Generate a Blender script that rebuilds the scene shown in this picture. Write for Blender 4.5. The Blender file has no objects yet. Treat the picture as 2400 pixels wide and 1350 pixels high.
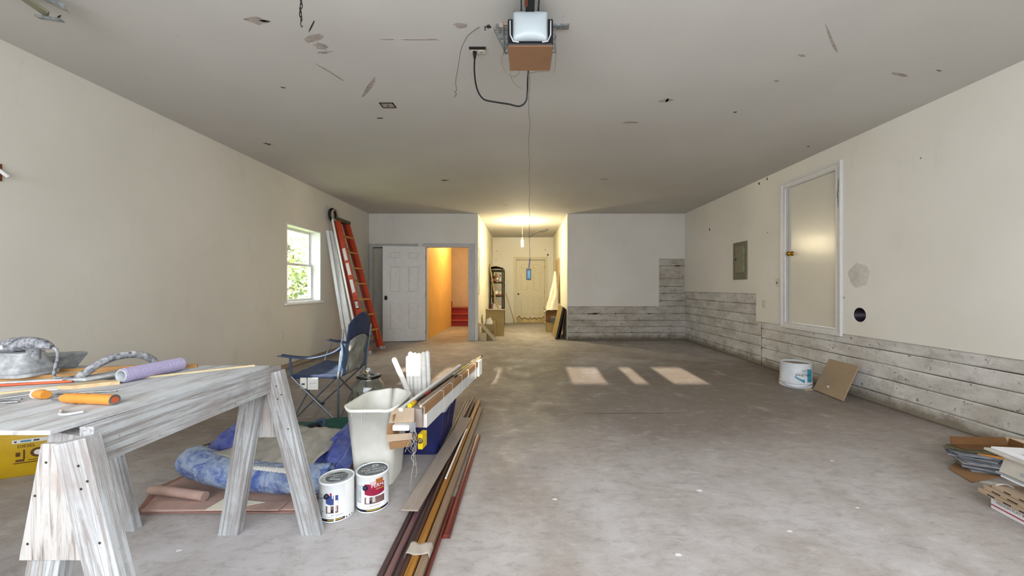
import bpy, bmesh, math, random
from mathutils import Vector, Matrix, Quaternion, noise
R = math.radians
PI = math.pi
C = bpy.context.scene.collection
scene = bpy.context.scene

# ------------------------------------------------------------------ camera, world, lights, exposure
F, CX, CY, CAMH = 900.0, 1227.0, 672.0, 1.165      # taken on the 2400x1350 frame
cam_d = bpy.data.cameras.new('camera'); cam = bpy.data.objects.new('camera', cam_d); C.objects.link(cam)
cam.location = (0, 0, CAMH); cam.rotation_euler = (R(90), 0, 0)
cam_d.sensor_width = 36; cam_d.lens = 36*F/2400; cam_d.shift_x = (1200-CX)/2400; cam_d.shift_y = -(675-CY)/2400
cam_d.clip_start = 0.05; cam_d.clip_end = 200
scene.camera = cam
scene.view_settings.view_transform = 'Standard'; scene.view_settings.look = 'None'
scene.view_settings.gamma = 1; scene.view_settings.use_curve_mapping = False
scene.view_settings.exposure = 0.74

w = bpy.data.worlds.new('world'); scene.world = w; w.use_nodes = True
bg = w.node_tree.nodes['Background']; bg.inputs[0].default_value = (0.80, 0.90, 1.0, 1); bg.inputs[1].default_value = 2.6

def light(name, kind, loc, rot, energy, color, **kw):
    d = bpy.data.lights.new(name, kind); d.energy = energy; d.color = color
    for k, v in kw.items(): setattr(d, k, v)
    o = bpy.data.objects.new(name, d); C.objects.link(o); o.location = loc; o.rotation_euler = rot
    return o
# low sun from behind the camera, coming through slots shaped in the unseen garage door
sd = Vector((0.03, 1.0, -0.2964)).normalized()
sun = light('sun', 'SUN', (0, -8, 5), (0, 0, 0), 10.0, (1.0, 0.90, 0.74), angle=R(0.6))
sun.rotation_euler = sd.to_track_quat('-Z', 'Y').to_euler()
# added area fills inside the closed garage door, standing in for daylight
light('door_fill', 'AREA', (0.1, -0.93, 1.25), (R(72), 0, 0), 222, (0.875, 0.925, 1.0), shape='RECTANGLE', size=6.2, size_y=2.0)
light('door_fill_low', 'AREA', (-1.2, -0.9, 0.8), (R(88), 0, R(12)), 12, (0.84, 0.91, 1.0), shape='RECTANGLE', size=3.4, size_y=1.2)
# window light of the left wall
#light('window_daylight', 'AREA', (-3.50, 5.89, 1.5), (0, R(-90), 0), 12, (1.0, 0.98, 0.9), shape='RECTANGLE', size=1.05, size_y=0.85)

# ------------------------------------------------------------------ helpers
def lin(c):
    if isinstance(c, str):
        c = c.lstrip('#'); c = [int(c[i:i+2], 16)/255 for i in (0, 2, 4)]
    elif max(c) > 1.0: c = [v/255 for v in c]
    return tuple(((v+0.055)/1.055)**2.4 if v > 0.04045 else v/12.92 for v in c) + (1,)

class NT:
    def __init__(s, name):
        s.m = bpy.data.materials.new(name); s.m.use_nodes = True; s.t = s.m.node_tree
        s.b = s.t.nodes['Principled BSDF']; s.co = s.t.nodes.new('ShaderNodeTexCoord')
        s.cur = None
    def n(s, t, **kw):
        x = s.t.nodes.new(t)
        for k, v in kw.items(): setattr(x, k, v)
        return x
    def l(s, a, b): s.t.links.new(a, b)
    def mapped(s, scale=(1, 1, 1), rot=(0, 0, 0), src='Object'):
        m = s.n('ShaderNodeMapping'); m.inputs['Scale'].default_value = scale; m.inputs['Rotation'].default_value = rot
        s.l(s.co.outputs[src], m.inputs[0]); return m.outputs[0]
    def noise(s, vec, scale=5, detail=4, rough=0.55, dist=0.0):
        x = s.n('ShaderNodeTexNoise'); x.inputs['Scale'].default_value = scale; x.inputs['Detail'].default_value = detail
        x.inputs['Roughness'].default_value = rough; x.inputs['Distortion'].default_value = dist; s.l(vec, x.inputs['Vector']); return x.outputs['Fac']
    def ramp(s, fac, stops):
        r = s.n('ShaderNodeValToRGB'); e = r.color_ramp.elements
        while len(e) < len(stops): e.new(0.5)
        for i, (p, c) in enumerate(stops):
            e[i].position = p; e[i].color = (c, c, c, 1) if isinstance(c, (int, float)) else lin(c)
        s.l(fac, r.inputs[0]); return r.outputs[0]
    def mix(s, fac, a, b, mode='MIX'):
        x = s.n('ShaderNodeMix', data_type='RGBA', blend_type=mode)
        for sock, v in ((x.inputs[0], fac), (x.inputs[6], a), (x.inputs[7], b)):
            if isinstance(v, (int, float)): sock.default_value = v
            elif isinstance(v, (tuple, list, str)): sock.default_value = lin(v)
            else: s.l(v, sock)
        return x.outputs[2]
    def math(s, op, a, b=0.0):
        x = s.n('ShaderNodeMath', operation=op)
        for i, v in enumerate((a, b)):
            if isinstance(v, (int, float)): x.inputs[i].default_value = v
            else: s.l(v, x.inputs[i])
        return x.outputs[0]
    def bump(s, h, strength=0.2, dist=0.01):
        x = s.n('ShaderNodeBump'); x.inputs['Strength'].default_value = strength; x.inputs['Distance'].default_value = dist
        s.l(h, x.inputs['Height'])
        if s.cur: s.l(s.cur, x.inputs['Normal'])
        s.cur = x.outputs[0]; s.l(s.cur, s.b.inputs['Normal'])
    def done(s, col, rough=0.6, metal=0.0, spec=0.4):
        if isinstance(col, (tuple, list, str)): s.b.inputs['Base Color'].default_value = lin(col)
        else: s.l(col, s.b.inputs['Base Color'])
        if isinstance(rough, (int, float)): s.b.inputs['Roughness'].default_value = rough
        else: s.l(rough, s.b.inputs['Roughness'])
        s.b.inputs['Metallic'].default_value = metal; s.b.inputs['Specular IOR Level'].default_value = spec
        return s.m

def simple(name, col, rough=0.6, metal=0.0, var=0.12, scale=14, bump=0.08, spec=0.4, alt=None):
    s = NT(name); v = s.mapped()
    n = s.noise(v, scale, 5)
    c = lin(col); d = [max(0, x*(1-var*2)) for x in c[:3]]
    mx = s.n('ShaderNodeMix', data_type='RGBA'); s.l(s.ramp(n, [(0.3, 0.0), (0.7, 1.0)]), mx.inputs[0])
    mx.inputs[6].default_value = (*d, 1) if alt is None else lin(alt); mx.inputs[7].default_value = c
    if bump: s.bump(s.noise(v, scale*6, 4), bump, 0.004)
    return s.done(mx.outputs[2], rough, metal, spec)

def wood(name, light_c, dark_c, scale=(3, 40, 40), rough=0.6, bump=0.25, spec=0.3, spots=None, contrast=(0.35, 0.7)):
    """grain runs along the object's own X"""
    s = NT(name); v = s.mapped(scale=scale)
    n = s.noise(v, 1.0, 8, 0.62, 0.6)
    col = s.mix(s.ramp(n, [(contrast[0], 0.0), (contrast[1], 1.0)]), dark_c, light_c)
    if spots:
        b = s.noise(s.mapped(), 7, 5, 0.6)
        col = s.mix(s.ramp(b, [(0.52, 0.0), (0.66, 0.75)]), col, spots)
    s.bump(n, bump, 0.004)
    return s.done(col, rough, 0, spec)

M = {}
def mk_materials():
    # painted drywall
    def wall(name, a, b, c2=None):
        s = NT(name); v = s.mapped()
        big = s.noise(v, 0.9, 4, 0.5); col = s.mix(s.ramp(big, [(0.35, 0.0), (0.7, 1.0)]), a, b)
        sm = s.noise(s.mapped(scale=(1, 1, 0.35)), 5, 6, 0.6)
        col = s.mix(s.ramp(sm, [(0.60, 0.0), (0.80, 0.22)]), col, c2 or '9d9686')
        s.bump(s.noise(v, 160, 3), 0.10, 0.002); s.bump(big, 0.15, 0.02)
        return s.done(col, 0.62, 0, 0.3)
    M['wall'] = wall('wall_paint', 'cdc8bc', 'd6d1c6')
    M['wall_r'] = wall('wall_paint_right', 'dcd7cc', 'e5e1d8', 'b9b3a6')
    M['wall_b'] = wall('wall_paint_back', 'cbc6bc', 'd5d0c7', 'aaa59a')
    M['wall_hall'] = wall('wall_paint_hall', 'e9e3cf', 'efe9d8', 'c9c0a6')
    # ceiling with scuffs and drywall seams
    s = NT('ceiling_paint'); v = s.mapped()
    big = s.noise(v, 0.7, 4); col = s.mix(s.ramp(big, [(0.3, 0.0), (0.7, 1.0)]), 'bdb9b2', 'c7c4bd')
    sc = s.noise(s.mapped(scale=(2.2, 0.8, 1)), 4, 9, 0.75)
    col = s.mix(s.ramp(sc, [(0.64, 0.0), (0.80, 0.3)]), col, 'a09789')
    sp = s.noise(v, 22, 3, 0.5); col = s.mix(s.ramp(sp, [(0.75, 0.0), (0.79, 0.5)]), col, '857c70')
    s.bump(s.noise(v, 130, 3), 0.12, 0.002)
    M['ceiling'] = s.done(col, 0.75, 0, 0.2)
    # concrete floor: pale trowelled slab with large brown stained areas
    s = NT('floor_concrete'); v = s.mapped()
    n1 = s.noise(s.mapped(scale=(1, 0.6, 1), rot=(0, 0, 0.5)), 0.55, 7, 0.6, 0.6)
    n2 = s.noise(v, 3.2, 8, 0.65, 0.4); n3 = s.noise(v, 30, 6, 0.7)
    col = s.mix(s.ramp(n1, [(0.36, 0.0), (0.60, 1.0)]), '9a9086', 'bcb8b7')
    # distance band: the middle of the slab is browner
    sep = s.n('ShaderNodeSeparateXYZ'); s.l(s.co.outputs['Object'], sep.inputs[0])
    yy = s.math('ADD', sep.outputs[1], s.math('MULTIPLY', s.math('SUBTRACT', n1, 0.5), 5.0))
    band = s.ramp(s.math('DIVIDE', yy, 10.0), [(0.24, 0.0), (0.34, 0.8), (0.52, 0.85), (0.64, 0.35), (1.0, 0.3)])
    col = s.mix(band, col, '776b60')
    col = s.mix(s.ramp(n2, [(0.45, 0.0), (0.75, 0.38)]), col, '7c7166')
    col = s.mix(s.ramp(n2, [(0.22, 0.5), (0.42, 0.0)]), col, 'c6c3c2')
    n4 = s.noise(s.mapped(scale=(1, 2.2, 1), rot=(0, 0, -0.4)), 9, 9, 0.75, 0.5)
    col = s.mix(s.ramp(n4, [(0.50, 0.0), (0.68, 0.45)]), col, '796d62')
    col = s.mix(s.ramp(n4, [(0.30, 0.45), (0.44, 0.0)]), col, 'cfcbc9')
    col = s.mix(s.ramp(n3, [(0.58, 0.0), (0.76, 0.4)]), col, '5e564e')
    s.bump(n2, 0.12, 0.01); s.bump(n3, 0.10, 0.003)
    M['floor'] = s.done(col, s.ramp(n2, [(0.3, 0.42), (0.7, 0.72)]), 0, 0.35)
    # board formed concrete wall
    def conc(name, a, b, dark, dirt):
        s = NT(name); v = s.mapped()
        n = s.noise(s.mapped(scale=(1, 1, 2.2)), 2.6, 8, 0.65); col = s.mix(s.ramp(n, [(0.35, 0.0), (0.62, 1.0)]), a, b)
        pits = s.noise(v, 27, 4, 0.6); col = s.mix(s.ramp(pits, [(0.64, 0.0), (0.68, 0.85)]), col, dark)
        g = s.noise(v, 7, 9, 0.8); col = s.mix(s.ramp(g, [(0.53, 0.0), (0.70, 0.55)]), col, dark)
        sep = s.n('ShaderNodeSeparateXYZ'); s.l(s.co.outputs['Object'], sep.inputs[0])
        low = s.math('SUBTRACT', s.math('ADD', 0.30, s.math('MULTIPLY', g, 0.5)), s.math('MULTIPLY', sep.outputs[2], 2.2))
        col = s.mix(s.ramp(low, [(0.26, 0.0), (0.46, 0.9)]), col, dirt)
        s.bump(g, 0.5, 0.01); s.bump(pits, 0.2, 0.006)
        return s.done(col, 0.85, 0, 0.2)
    M['concrete'] = conc('form_concrete', 'b3ada2', 'd4d1cb', '5c5348', '7d7261')
    M['concrete_b'] = conc('form_concrete_back', '9a9183', 'b9b3a9', '4a4138', '655b4c')
    M['joint'] = simple('joint_dark', '3d352b', 0.95, var=0.3, bump=0.2)
    M['trim'] = simple('white_trim', 'd5d3cf', 0.35, var=0.04)
    M['trim_grey'] = simple('trim_greyish', 'b5b3b0', 0.45, var=0.06)
    M['door'] = simple('door_white', 'cfccc6', 0.4, var=0.05)
    M['door_shaded'] = simple('door_white_shaded', 'aaa79c', 0.5, var=0.08)  # door white with the closet door's shadow put into the colour
    M['door_cream'] = simple('door_cream', 'ddd3b2', 0.45, var=0.05)
    s = NT('door_gloss'); n = s.noise(s.mapped(), 2.0, 3); s.bump(n, 0.12, 0.02)
    M['door_gloss'] = s.done(s.mix(n, 'd2ccbd', 'dad5c8'), 0.22, 0, 0.5)
    M['peel'] = wood('peeled_wood', '8a6a34', '4a3414', (12, 3, 10))
    M['yellow_wall'] = simple('yellow_plaster', 'e6bd6c', 0.6, var=0.06, scale=4)
    M['tan_wall'] = simple('tan_plaster', 'dfc3a0', 0.6, var=0.06, scale=4)
    M['red'] = simple('red_stair', '8e1f18', 0.5, var=0.1)
    M['red_nose'] = simple('red_nosing', 'b8522e', 0.5, var=0.1)
    M['black'] = simple('black_plastic', '15141a', 0.4, var=0.1)
    M['black_metal'] = simple('black_metal', '201d1c', 0.45, 0.5, var=0.2)
    M['brass'] = simple('brass', 'c79a2e', 0.22, 1.0, var=0.08)
    M['steel'] = simple('steel', 'a8aaac', 0.3, 1.0, var=0.15)
    M['galv'] = simple('galvanised', 'b4bcbe', 0.42, 0.8, var=0.3, scale=40)
    M['panel_grey'] = simple('panel_grey', '76755f', 0.5, 0.2, var=0.08)
    M['panel_grey_d'] = simple('panel_door_grey', '85846c', 0.5, 0.2, var=0.06)
    M['plate'] = simple('plate_ivory', 'd4cfc0', 0.4, var=0.05)
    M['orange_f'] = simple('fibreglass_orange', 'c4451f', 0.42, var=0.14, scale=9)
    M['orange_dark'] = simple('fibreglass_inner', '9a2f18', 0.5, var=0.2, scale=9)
    M['step_y'] = simple('step_yellow', 'c79a4e', 0.45, var=0.15, scale=25)
    M['olive'] = simple('cap_olive', '5d553a', 0.6, var=0.3, scale=25)
    M['white_paint'] = simple('white_painted', 'dcdcd8', 0.45, var=0.06, scale=8)
    M['white_plastic'] = simple('white_plastic', 'e6e6e2', 0.35, var=0.03)
    M['bin'] = simple('bin_plastic', 'e0dfd6', 0.42, var=0.10, scale=9, alt='cfccc1')
    M['navy'] = simple('navy_plastic', '25285c', 0.32, var=0.18, scale=10)
    M['rim_grey'] = simple('tote_rim', 'a3a7aa', 0.4, var=0.06)
    M['baluster'] = wood('baluster_white', 'd8d6d0', 'c4c1ba', (3, 30, 30), 0.5, 0.08)
    M['tarp'] = None
    M['weather'] = None
    M['ply'] = None
    M['card'] = simple('cardboard', '9c7650', 0.8, var=0.10, scale=7)
    M['card_l'] = simple('cardboard_light', 'b59f86', 0.8, var=0.12, scale=9)
    M['card_d'] = simple('cardboard_dark', '6d4a26', 0.8, var=0.15, scale=9)
    M['card_hall'] = simple('cardboard_hall', 'a18a58', 0.8, var=0.1, scale=7)
    M['hardboard'] = simple('hardboard', 'a08a6e', 0.7, var=0.06, scale=30)
    M['tile'] = simple('slate_tile', '8e9198', 0.6, var=0.25, scale=18)
    M['tile_d'] = simple('slate_tile_dark', '66696d', 0.6, var=0.25, scale=18)
    M['tile_l'] = simple('pale_tile', 'c9c3b8', 0.55, var=0.12, scale=18)
    M['white_card'] = simple('white_card', 'e2e1e2', 0.6, var=0.04)
    M['red_print'] = simple('red_print', 'a8163a', 0.5, var=0.05)
    M['ink'] = simple('ink_grey', '4c4a4c', 0.6, var=0.1)
    M['ink_brown'] = simple('ink_brown', '5a3c10', 0.6, var=0.1)
    M['ink_maroon'] = simple('ink_maroon', '6e2a14', 0.6, var=0.1)
    M['yellow'] = simple('jug_yellow', 'cba51c', 0.38, var=0.08, scale=8)
    M['yellow_b'] = simple('yellow_bright', 'e0c015', 0.5, var=0.05)
    M['paper'] = simple('paper_white', 'e4e2dc', 0.7, var=0.05)
    M['label_pale'] = simple('label_pale', 'e6e9e8', 0.45, var=0.03)
    M['print_faint'] = simple('print_faint', 'c0c8ca', 0.5, var=0.2, scale=60)
    M['can_blue'] = simple('label_blue', '43508e', 0.45, var=0.2, scale=20)
    M['can_red'] = simple('label_crimson', '9c1a40', 0.45, var=0.2, scale=20)
    M['navy_ink'] = simple('label_navy', '1c1c38', 0.4, var=0.1)
    M['orange'] = simple('orange_plastic', 'cc8534', 0.35, var=0.08, scale=20)
    M['amber'] = simple('amber_print', 'b8691c', 0.5, var=0.2, scale=60)
    M['lid_grey'] = simple('lid_grey', '787f84', 0.35, 0.5, var=0.25, scale=30)
    M['lid_pale'] = simple('lid_pale', 'cfd2d0', 0.4, 0.2, var=0.2, scale=20)
    M['lilac'] = None
    M['chair_blue'] = simple('canvas_blue', '475672', 0.75, var=0.18, scale=22, bump=0.2)
    M['chair_dark'] = simple('canvas_navy', '2a3654', 0.75, var=0.15, scale=22, bump=0.2)
    M['chair_mesh'] = simple('mesh_grey', '99978c', 0.8, var=0.25, scale=9, bump=0.4)
    M['chair_edge'] = simple('canvas_teal', '4d6480', 0.75, var=0.2, scale=22, bump=0.2)
    M['tube'] = simple('chair_tube', '8f969c', 0.35, 0.75, var=0.1)
    M['duct'] = simple('hose_black', '17120f', 0.55, var=0.2)
    M['brown_strip'] = wood('brown_strip', 'b08550', '8a6334', (3, 40, 40))
    M['pale_strip'] = wood('pale_strip', 'c9b790', 'b09e78', (3, 40, 40))
    M['block'] = wood('pine_block', 'cdb793', 'b0936a', (3, 30, 30))
    M['dusty_grey'] = simple('dusty_grey', 'b5b5b2', 0.8, var=0.25, scale=26, alt='74787b')
    M['dusty_dark'] = simple('dusty_dark', 'a4a5a8', 0.8, var=0.3, scale=60, alt='303035', bump=0.4)
    M['glove_red'] = simple('pencil_red', 'c25a34', 0.5, var=0.1)
    M['teal_w'] = simple('teal_print', '3f93ad', 0.5, var=0.15, scale=30)
    M['bucket'] = simple('bucket_white', 'd2d5d8', 0.4, var=0.07, scale=8)
    M['mud'] = simple('dried_mud', 'ab9a87', 0.85, var=0.2, scale=20)
    M['green'] = simple('green_cloth', '2f5f56', 0.7, var=0.2, scale=12, bump=0.2)
    M['strap'] = simple('strap_black', '20212a', 0.6, var=0.2, scale=40)
    M['canvas'] = simple('cream_canvas', 'b7b3a8', 0.85, var=0.18, scale=8, bump=0.3)
    M['rosin'] = simple('rosin_paper', 'bfa093', 0.8, var=0.12, scale=8)
    M['rosin_d'] = simple('rosin_board', '9c7468', 0.8, var=0.15, scale=8)
    M['cloth_white'] = simple('white_sheet', 'e8e2cc', 0.85, var=0.1, scale=8, bump=0.2)
    M['shelf'] = simple('shelf_brown', '2e2313', 0.6, 0.2, var=0.25, scale=20)
    M['m_baredoor'] = wood('bare_door', 'd8c68e', 'b39a5c', (6, 6, 3))
    M['stick'] = wood('bare_stick', 'b8a070', '8d7448', (3, 30, 30))
    M['dark_void'] = simple('hole_dark', '0c0810', 0.9, var=0.1)
    M['pvc_purple'] = simple('pipe_purple', '1c0a24', 0.4, var=0.2)
    M['wire'] = simple('wire_dark', '3b352e', 0.5, var=0.2)
    M['wire_tan'] = simple('wire_tan', '6e6148', 0.5, var=0.2)
    M['cable'] = simple('cable_black', '0d0d12', 0.4, var=0.1)
    M['opener_brown'] = simple('opener_brown', '9a7354', 0.55, 0.1, var=0.1, scale=6)
    M['remote_blue'] = simple('remote_blue', '0f4a68', 0.35, var=0.2, scale=60)
    M['patch'] = simple('torn_paper', 'b0a49b', 0.8, var=0.2, scale=30)
    M['patch_d'] = simple('ceiling_hole', '3c362e', 0.9, var=0.3, scale=40)
    M['plaster'] = simple('plaster_patch', 'd9d4c8', 0.8, var=0.10, scale=18, bump=0.8)
    M['rust'] = simple('rust_wood', '7a3c22', 0.7, var=0.25, scale=20)
    M['m_dark'] = wood('mould_dark', '5a4640', '33262a', (2, 50, 50), 0.4, 0.1)
    M['m_plum'] = wood('mould_plum', '84655f', '5a3f42', (2, 50, 50), 0.4, 0.1)
    M['m_brown'] = wood('mould_brown', '6a4a38', '47302a', (2, 50, 50), 0.35, 0.1)
    M['m_honey'] = wood('mould_honey', 'a97838', '80541f', (2, 40, 40), 0.35, 0.1)
    M['m_tan'] = wood('mould_tan', '9a826a', '7a6450', (2, 40, 40), 0.5, 0.1)
    M['m_red'] = wood('mould_red', '7a3a2e', '582420', (2, 40, 40), 0.3, 0.1)
    M['m_panel'] = wood('panel_tan', 'a3968a', '93857a', (1.5, 12, 12), 0.55, 0.05)
    M['tree_leaf'] = simple('leaf', 'c3d49c', 0.6, var=0.35, scale=3, bump=0)
    M['bark'] = simple('bark', '8a8478', 0.9, var=0.3, scale=6)
    M['grass'] = simple('lawn', '9bb06a', 0.9, var=0.2, scale=3)
    # weathered, paint-dusted lumber
    s = NT('weathered_lumber'); v = s.mapped(scale=(1.3, 34, 34))
    n = s.noise(v, 1.6, 9, 0.7, 1.0); b = s.noise(s.mapped(), 4.5, 6, 0.6)
    fine = s.noise(s.mapped(scale=(5, 150, 150)), 1.0, 5, 0.65); sp = s.noise(s.mapped(), 60, 3, 0.5)
    col = s.mix(s.ramp(n, [(0.38, 0.0), (0.56, 1.0)]), '87827e', 'b6b9ba')
    col = s.mix(s.ramp(b, [(0.46, 0.0), (0.66, 0.65)]), col, '877d77')
    col = s.mix(s.ramp(b, [(0.30, 0.5), (0.42, 0.0)]), col, 'c6c9cb')
    col = s.mix(s.ramp(fine, [(0.54, 0.0), (0.72, 0.45)]), col, '69635f')
    col = s.mix(s.ramp(sp, [(0.70, 0.0), (0.74, 0.6)]), col, '4a4440')
    s.bump(n, 0.7, 0.006); s.bump(fine, 0.5, 0.003)
    M['weather'] = s.done(col, 0.85, 0, 0.2)
    s = NT('weathered_plywood'); v = s.mapped(scale=(26, 1.0, 2.0))
    n = s.noise(v, 1.5, 9, 0.65, 1.4); b = s.noise(s.mapped(), 5, 6, 0.6)
    col = s.mix(s.ramp(n, [(0.32, 0.0), (0.52, 1.0)]), '6d625b', 'aca8a3')
    col = s.mix(s.ramp(b, [(0.48, 0.0), (0.62, 0.7)]), col, '9c9088')
    s.bump(n, 0.5, 0.005); M['gusset'] = s.done(col, 0.85, 0, 0.2)
    s = NT('dusted_tabletop'); v = s.mapped(scale=(14, 1.5, 10))
    n = s.noise(v, 1.5, 8, 0.65, 0.8); b = s.noise(s.mapped(), 6, 7, 0.65)
    col = s.mix(s.ramp(n, [(0.34, 0.0), (0.54, 1.0)]), '938c86', 'bbbdbe')
    col = s.mix(s.ramp(b, [(0.50, 0.0), (0.68, 0.6)]), col, '989087')
    s.bump(n, 0.5, 0.004); M['ply'] = s.done(col, 0.8, 0, 0.2)
    # crumpled tarpaulin
    s = NT('blue_tarpaulin'); v = s.mapped(); n = s.noise(v, 9, 8, 0.7, 0.8); c2 = s.noise(v, 34, 6, 0.7, 1.0)
    col = s.mix(s.ramp(n, [(0.38, 0.0), (0.54, 1.0)]), '4a66ac', 'a3b4cf')
    col = s.mix(s.ramp(c2, [(0.54, 0.0), (0.70, 0.7)]), col, 'cfd8e2')
    s.bump(c2, 0.9, 0.01); s.bump(n, 0.5, 0.02); M['tarp'] = s.done(col, 0.24, 0, 0.6)
    s = NT('blue_tarpaulin_dark'); v = s.mapped(); n = s.noise(v, 7, 8, 0.7, 0.8)
    col = s.mix(s.ramp(n, [(0.42, 0.0), (0.64, 1.0)]), '3f4b9c', '7783b6')
    s.bump(n, 0.8, 0.02); M['tarp_d'] = s.done(col, 0.38, 0, 0.5)
    s = NT('lilac_nap'); v = s.mapped(); n = s.noise(v, 120, 6, 0.7)
    s.bump(n, 1.0, 0.012); M['lilac'] = s.done(s.mix(n, 'b3a6d0', 'd9d0ec'), 0.9, 0, 0.1)
    # glass
    for nm, rough, tint in (('glass', 0.0, (1, 1, 1, 1)), ('jar_glass', 0.02, (0.86, 0.93, 0.93, 1))):
        s = NT(nm); s.b.inputs['Transmission Weight'].default_value = 1.0; s.b.inputs['Roughness'].default_value = rough
        s.b.inputs['Base Color'].default_value = tint; s.b.inputs['IOR'].default_value = 1.45 if nm == 'jar_glass' else 1.02; M[nm] = s.m
    s = NT('bulb_lit'); s.b.inputs['Emission Color'].default_value = (1, 0.93, 0.72, 1); s.b.inputs['Emission Strength'].default_value = 12; M['bulb'] = s.m
    s = NT('lens_white'); s.b.inputs['Base Color'].default_value = lin('a9b2b5'); s.b.inputs['Roughness'].default_value = 0.35; M['lens'] = s.m
    s = NT('clear_wrap'); v = s.mapped(); s.bump(s.noise(v, 40, 5), 0.5, 0.004); s.b.inputs['Alpha'].default_value = 0.55
    M['wrap'] = s.done('cfc4b6', 0.25, 0, 0.6)
mk_materials()

class MB:
    def __init__(s): s.v = []; s.f = []; s.sm = []; s.mi = []; s.m = 0
    def add(s, vs, fs, smooth=False):
        o = len(s.v); s.v += [tuple(v) for v in vs]
        for f in fs: s.f.append([o+i for i in f]); s.sm.append(smooth); s.mi.append(s.m)
        return s
    def box(s, x0, x1, y0, y1, z0, z1):
        vs = [(x, y, z) for x in (x0, x1) for y in (y0, y1) for z in (z0, z1)]
        return s.add(vs, [(0, 1, 3, 2), (4, 6, 7, 5), (0, 4, 5, 1), (2, 3, 7, 6), (0, 2, 6, 4), (1, 5, 7, 3)])
    def quad8(s, b, t):
        """prism between two same-length rings (bottom, top)"""
        n = len(b); fs = [tuple(range(n))[::-1], tuple(range(n, 2*n))]
        fs += [(i, (i+1) % n, n+(i+1) % n, n+i) for i in range(n)]
        return s.add(list(b)+list(t), fs)
    def prism(s, pts, off):
        off = Vector(off); return s.quad8([Vector(p) for p in pts], [Vector(p)+off for p in pts])
    def obox(s, p0, p1, wdt, th, up=(0, 0, 1)):
        p0 = Vector(p0); p1 = Vector(p1); d = (p1-p0).normalized(); up = Vector(up)
        sd_ = d.cross(up).normalized(); u = sd_.cross(d).normalized()
        r = lambda p: [p+sd_*a*wdt/2+u*b*th/2 for a, b in ((-1, -1), (1, -1), (1, 1), (-1, 1))]
        return s.quad8(r(p0), r(p1))
    def tube(s, pts, r, n=8, cap=True, radii=None):
        pts = [Vector(p) for p in pts]; k = len(pts); base = len(s.v); vs = []; fs = []
        prev = None
        for i, p in enumerate(pts):
            d = (pts[min(i+1, k-1)]-pts[max(i-1, 0)]).normalized()
            if prev is None:
                a = Vector((0, 0, 1)) if abs(d.z) < 0.9 else Vector((1, 0, 0)); u = d.cross(a).normalized()
            else:
                u = (prev-d*prev.dot(d)); u = u.normalized() if u.length > 1e-6 else prev
            prev = u; w2 = d.cross(u); rr = radii[i] if radii else r
            for j in range(n):
                a = 2*PI*j/n; vs.append(p+(u*math.cos(a)+w2*math.sin(a))*rr)
        for i in range(k-1):
            for j in range(n):
                j2 = (j+1) % n; fs.append((i*n+j, i*n+j2, (i+1)*n+j2, (i+1)*n+j))
        s.add(vs, fs, True)
        if cap: s.add([vs[j] for j in range(n)], [tuple(range(n))[::-1]]); s.add([vs[(k-1)*n+j] for j in range(n)], [tuple(range(n))])
        return s
    def lathe(s, prof, c=(0, 0, 0), n=32, a0=0, a1=2*PI, axis='z', smooth=True, capb=False, capt=False):
        full = abs(a1-a0-2*PI) < 1e-6; m = n if full else n+1; vs = []; fs = []
        for (r, h) in prof:
            for j in range(m):
                a = a0+(a1-a0)*j/n; x, y = r*math.cos(a), r*math.sin(a)
                p = (x, y, h) if axis == 'z' else ((x, h, y) if axis == 'y' else (h, x, y))
                vs.append((c[0]+p[0], c[1]+p[1], c[2]+p[2]))
        for i in range(len(prof)-1):
            for j in range(n):
                j2 = (j+1) % m; fs.append((i*m+j, i*m+j2, (i+1)*m+j2, (i+1)*m+j))
        s.add(vs, fs, smooth)
        if capb: s.add(vs[:m], [tuple(range(m))[::-1]])
        if capt: s.add(vs[-m:], [tuple(range(m))])
        return s
    def grid(s, fn, nu, nv, smooth=True):
        vs = [fn(i/nu, j/nv) for j in range(nv+1) for i in range(nu+1)]
        fs = [(j*(nu+1)+i, j*(nu+1)+i+1, (j+1)*(nu+1)+i+1, (j+1)*(nu+1)+i) for j in range(nv) for i in range(nu)]
        return s.add(vs, fs, smooth)
    def sphere(s, c, r, n=12, m=8, sc=(1, 1, 1)):
        prof = [(max(1e-4, r*math.sin(PI*i/m)), -r*math.cos(PI*i/m)) for i in range(m+1)]
        o = len(s.v); s.lathe(prof, (0, 0, 0), n)
        for i in range(o, len(s.v)):
            v = s.v[i]; s.v[i] = (c[0]+v[0]*sc[0], c[1]+v[1]*sc[1], c[2]+v[2]*sc[2])
        return s

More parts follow.
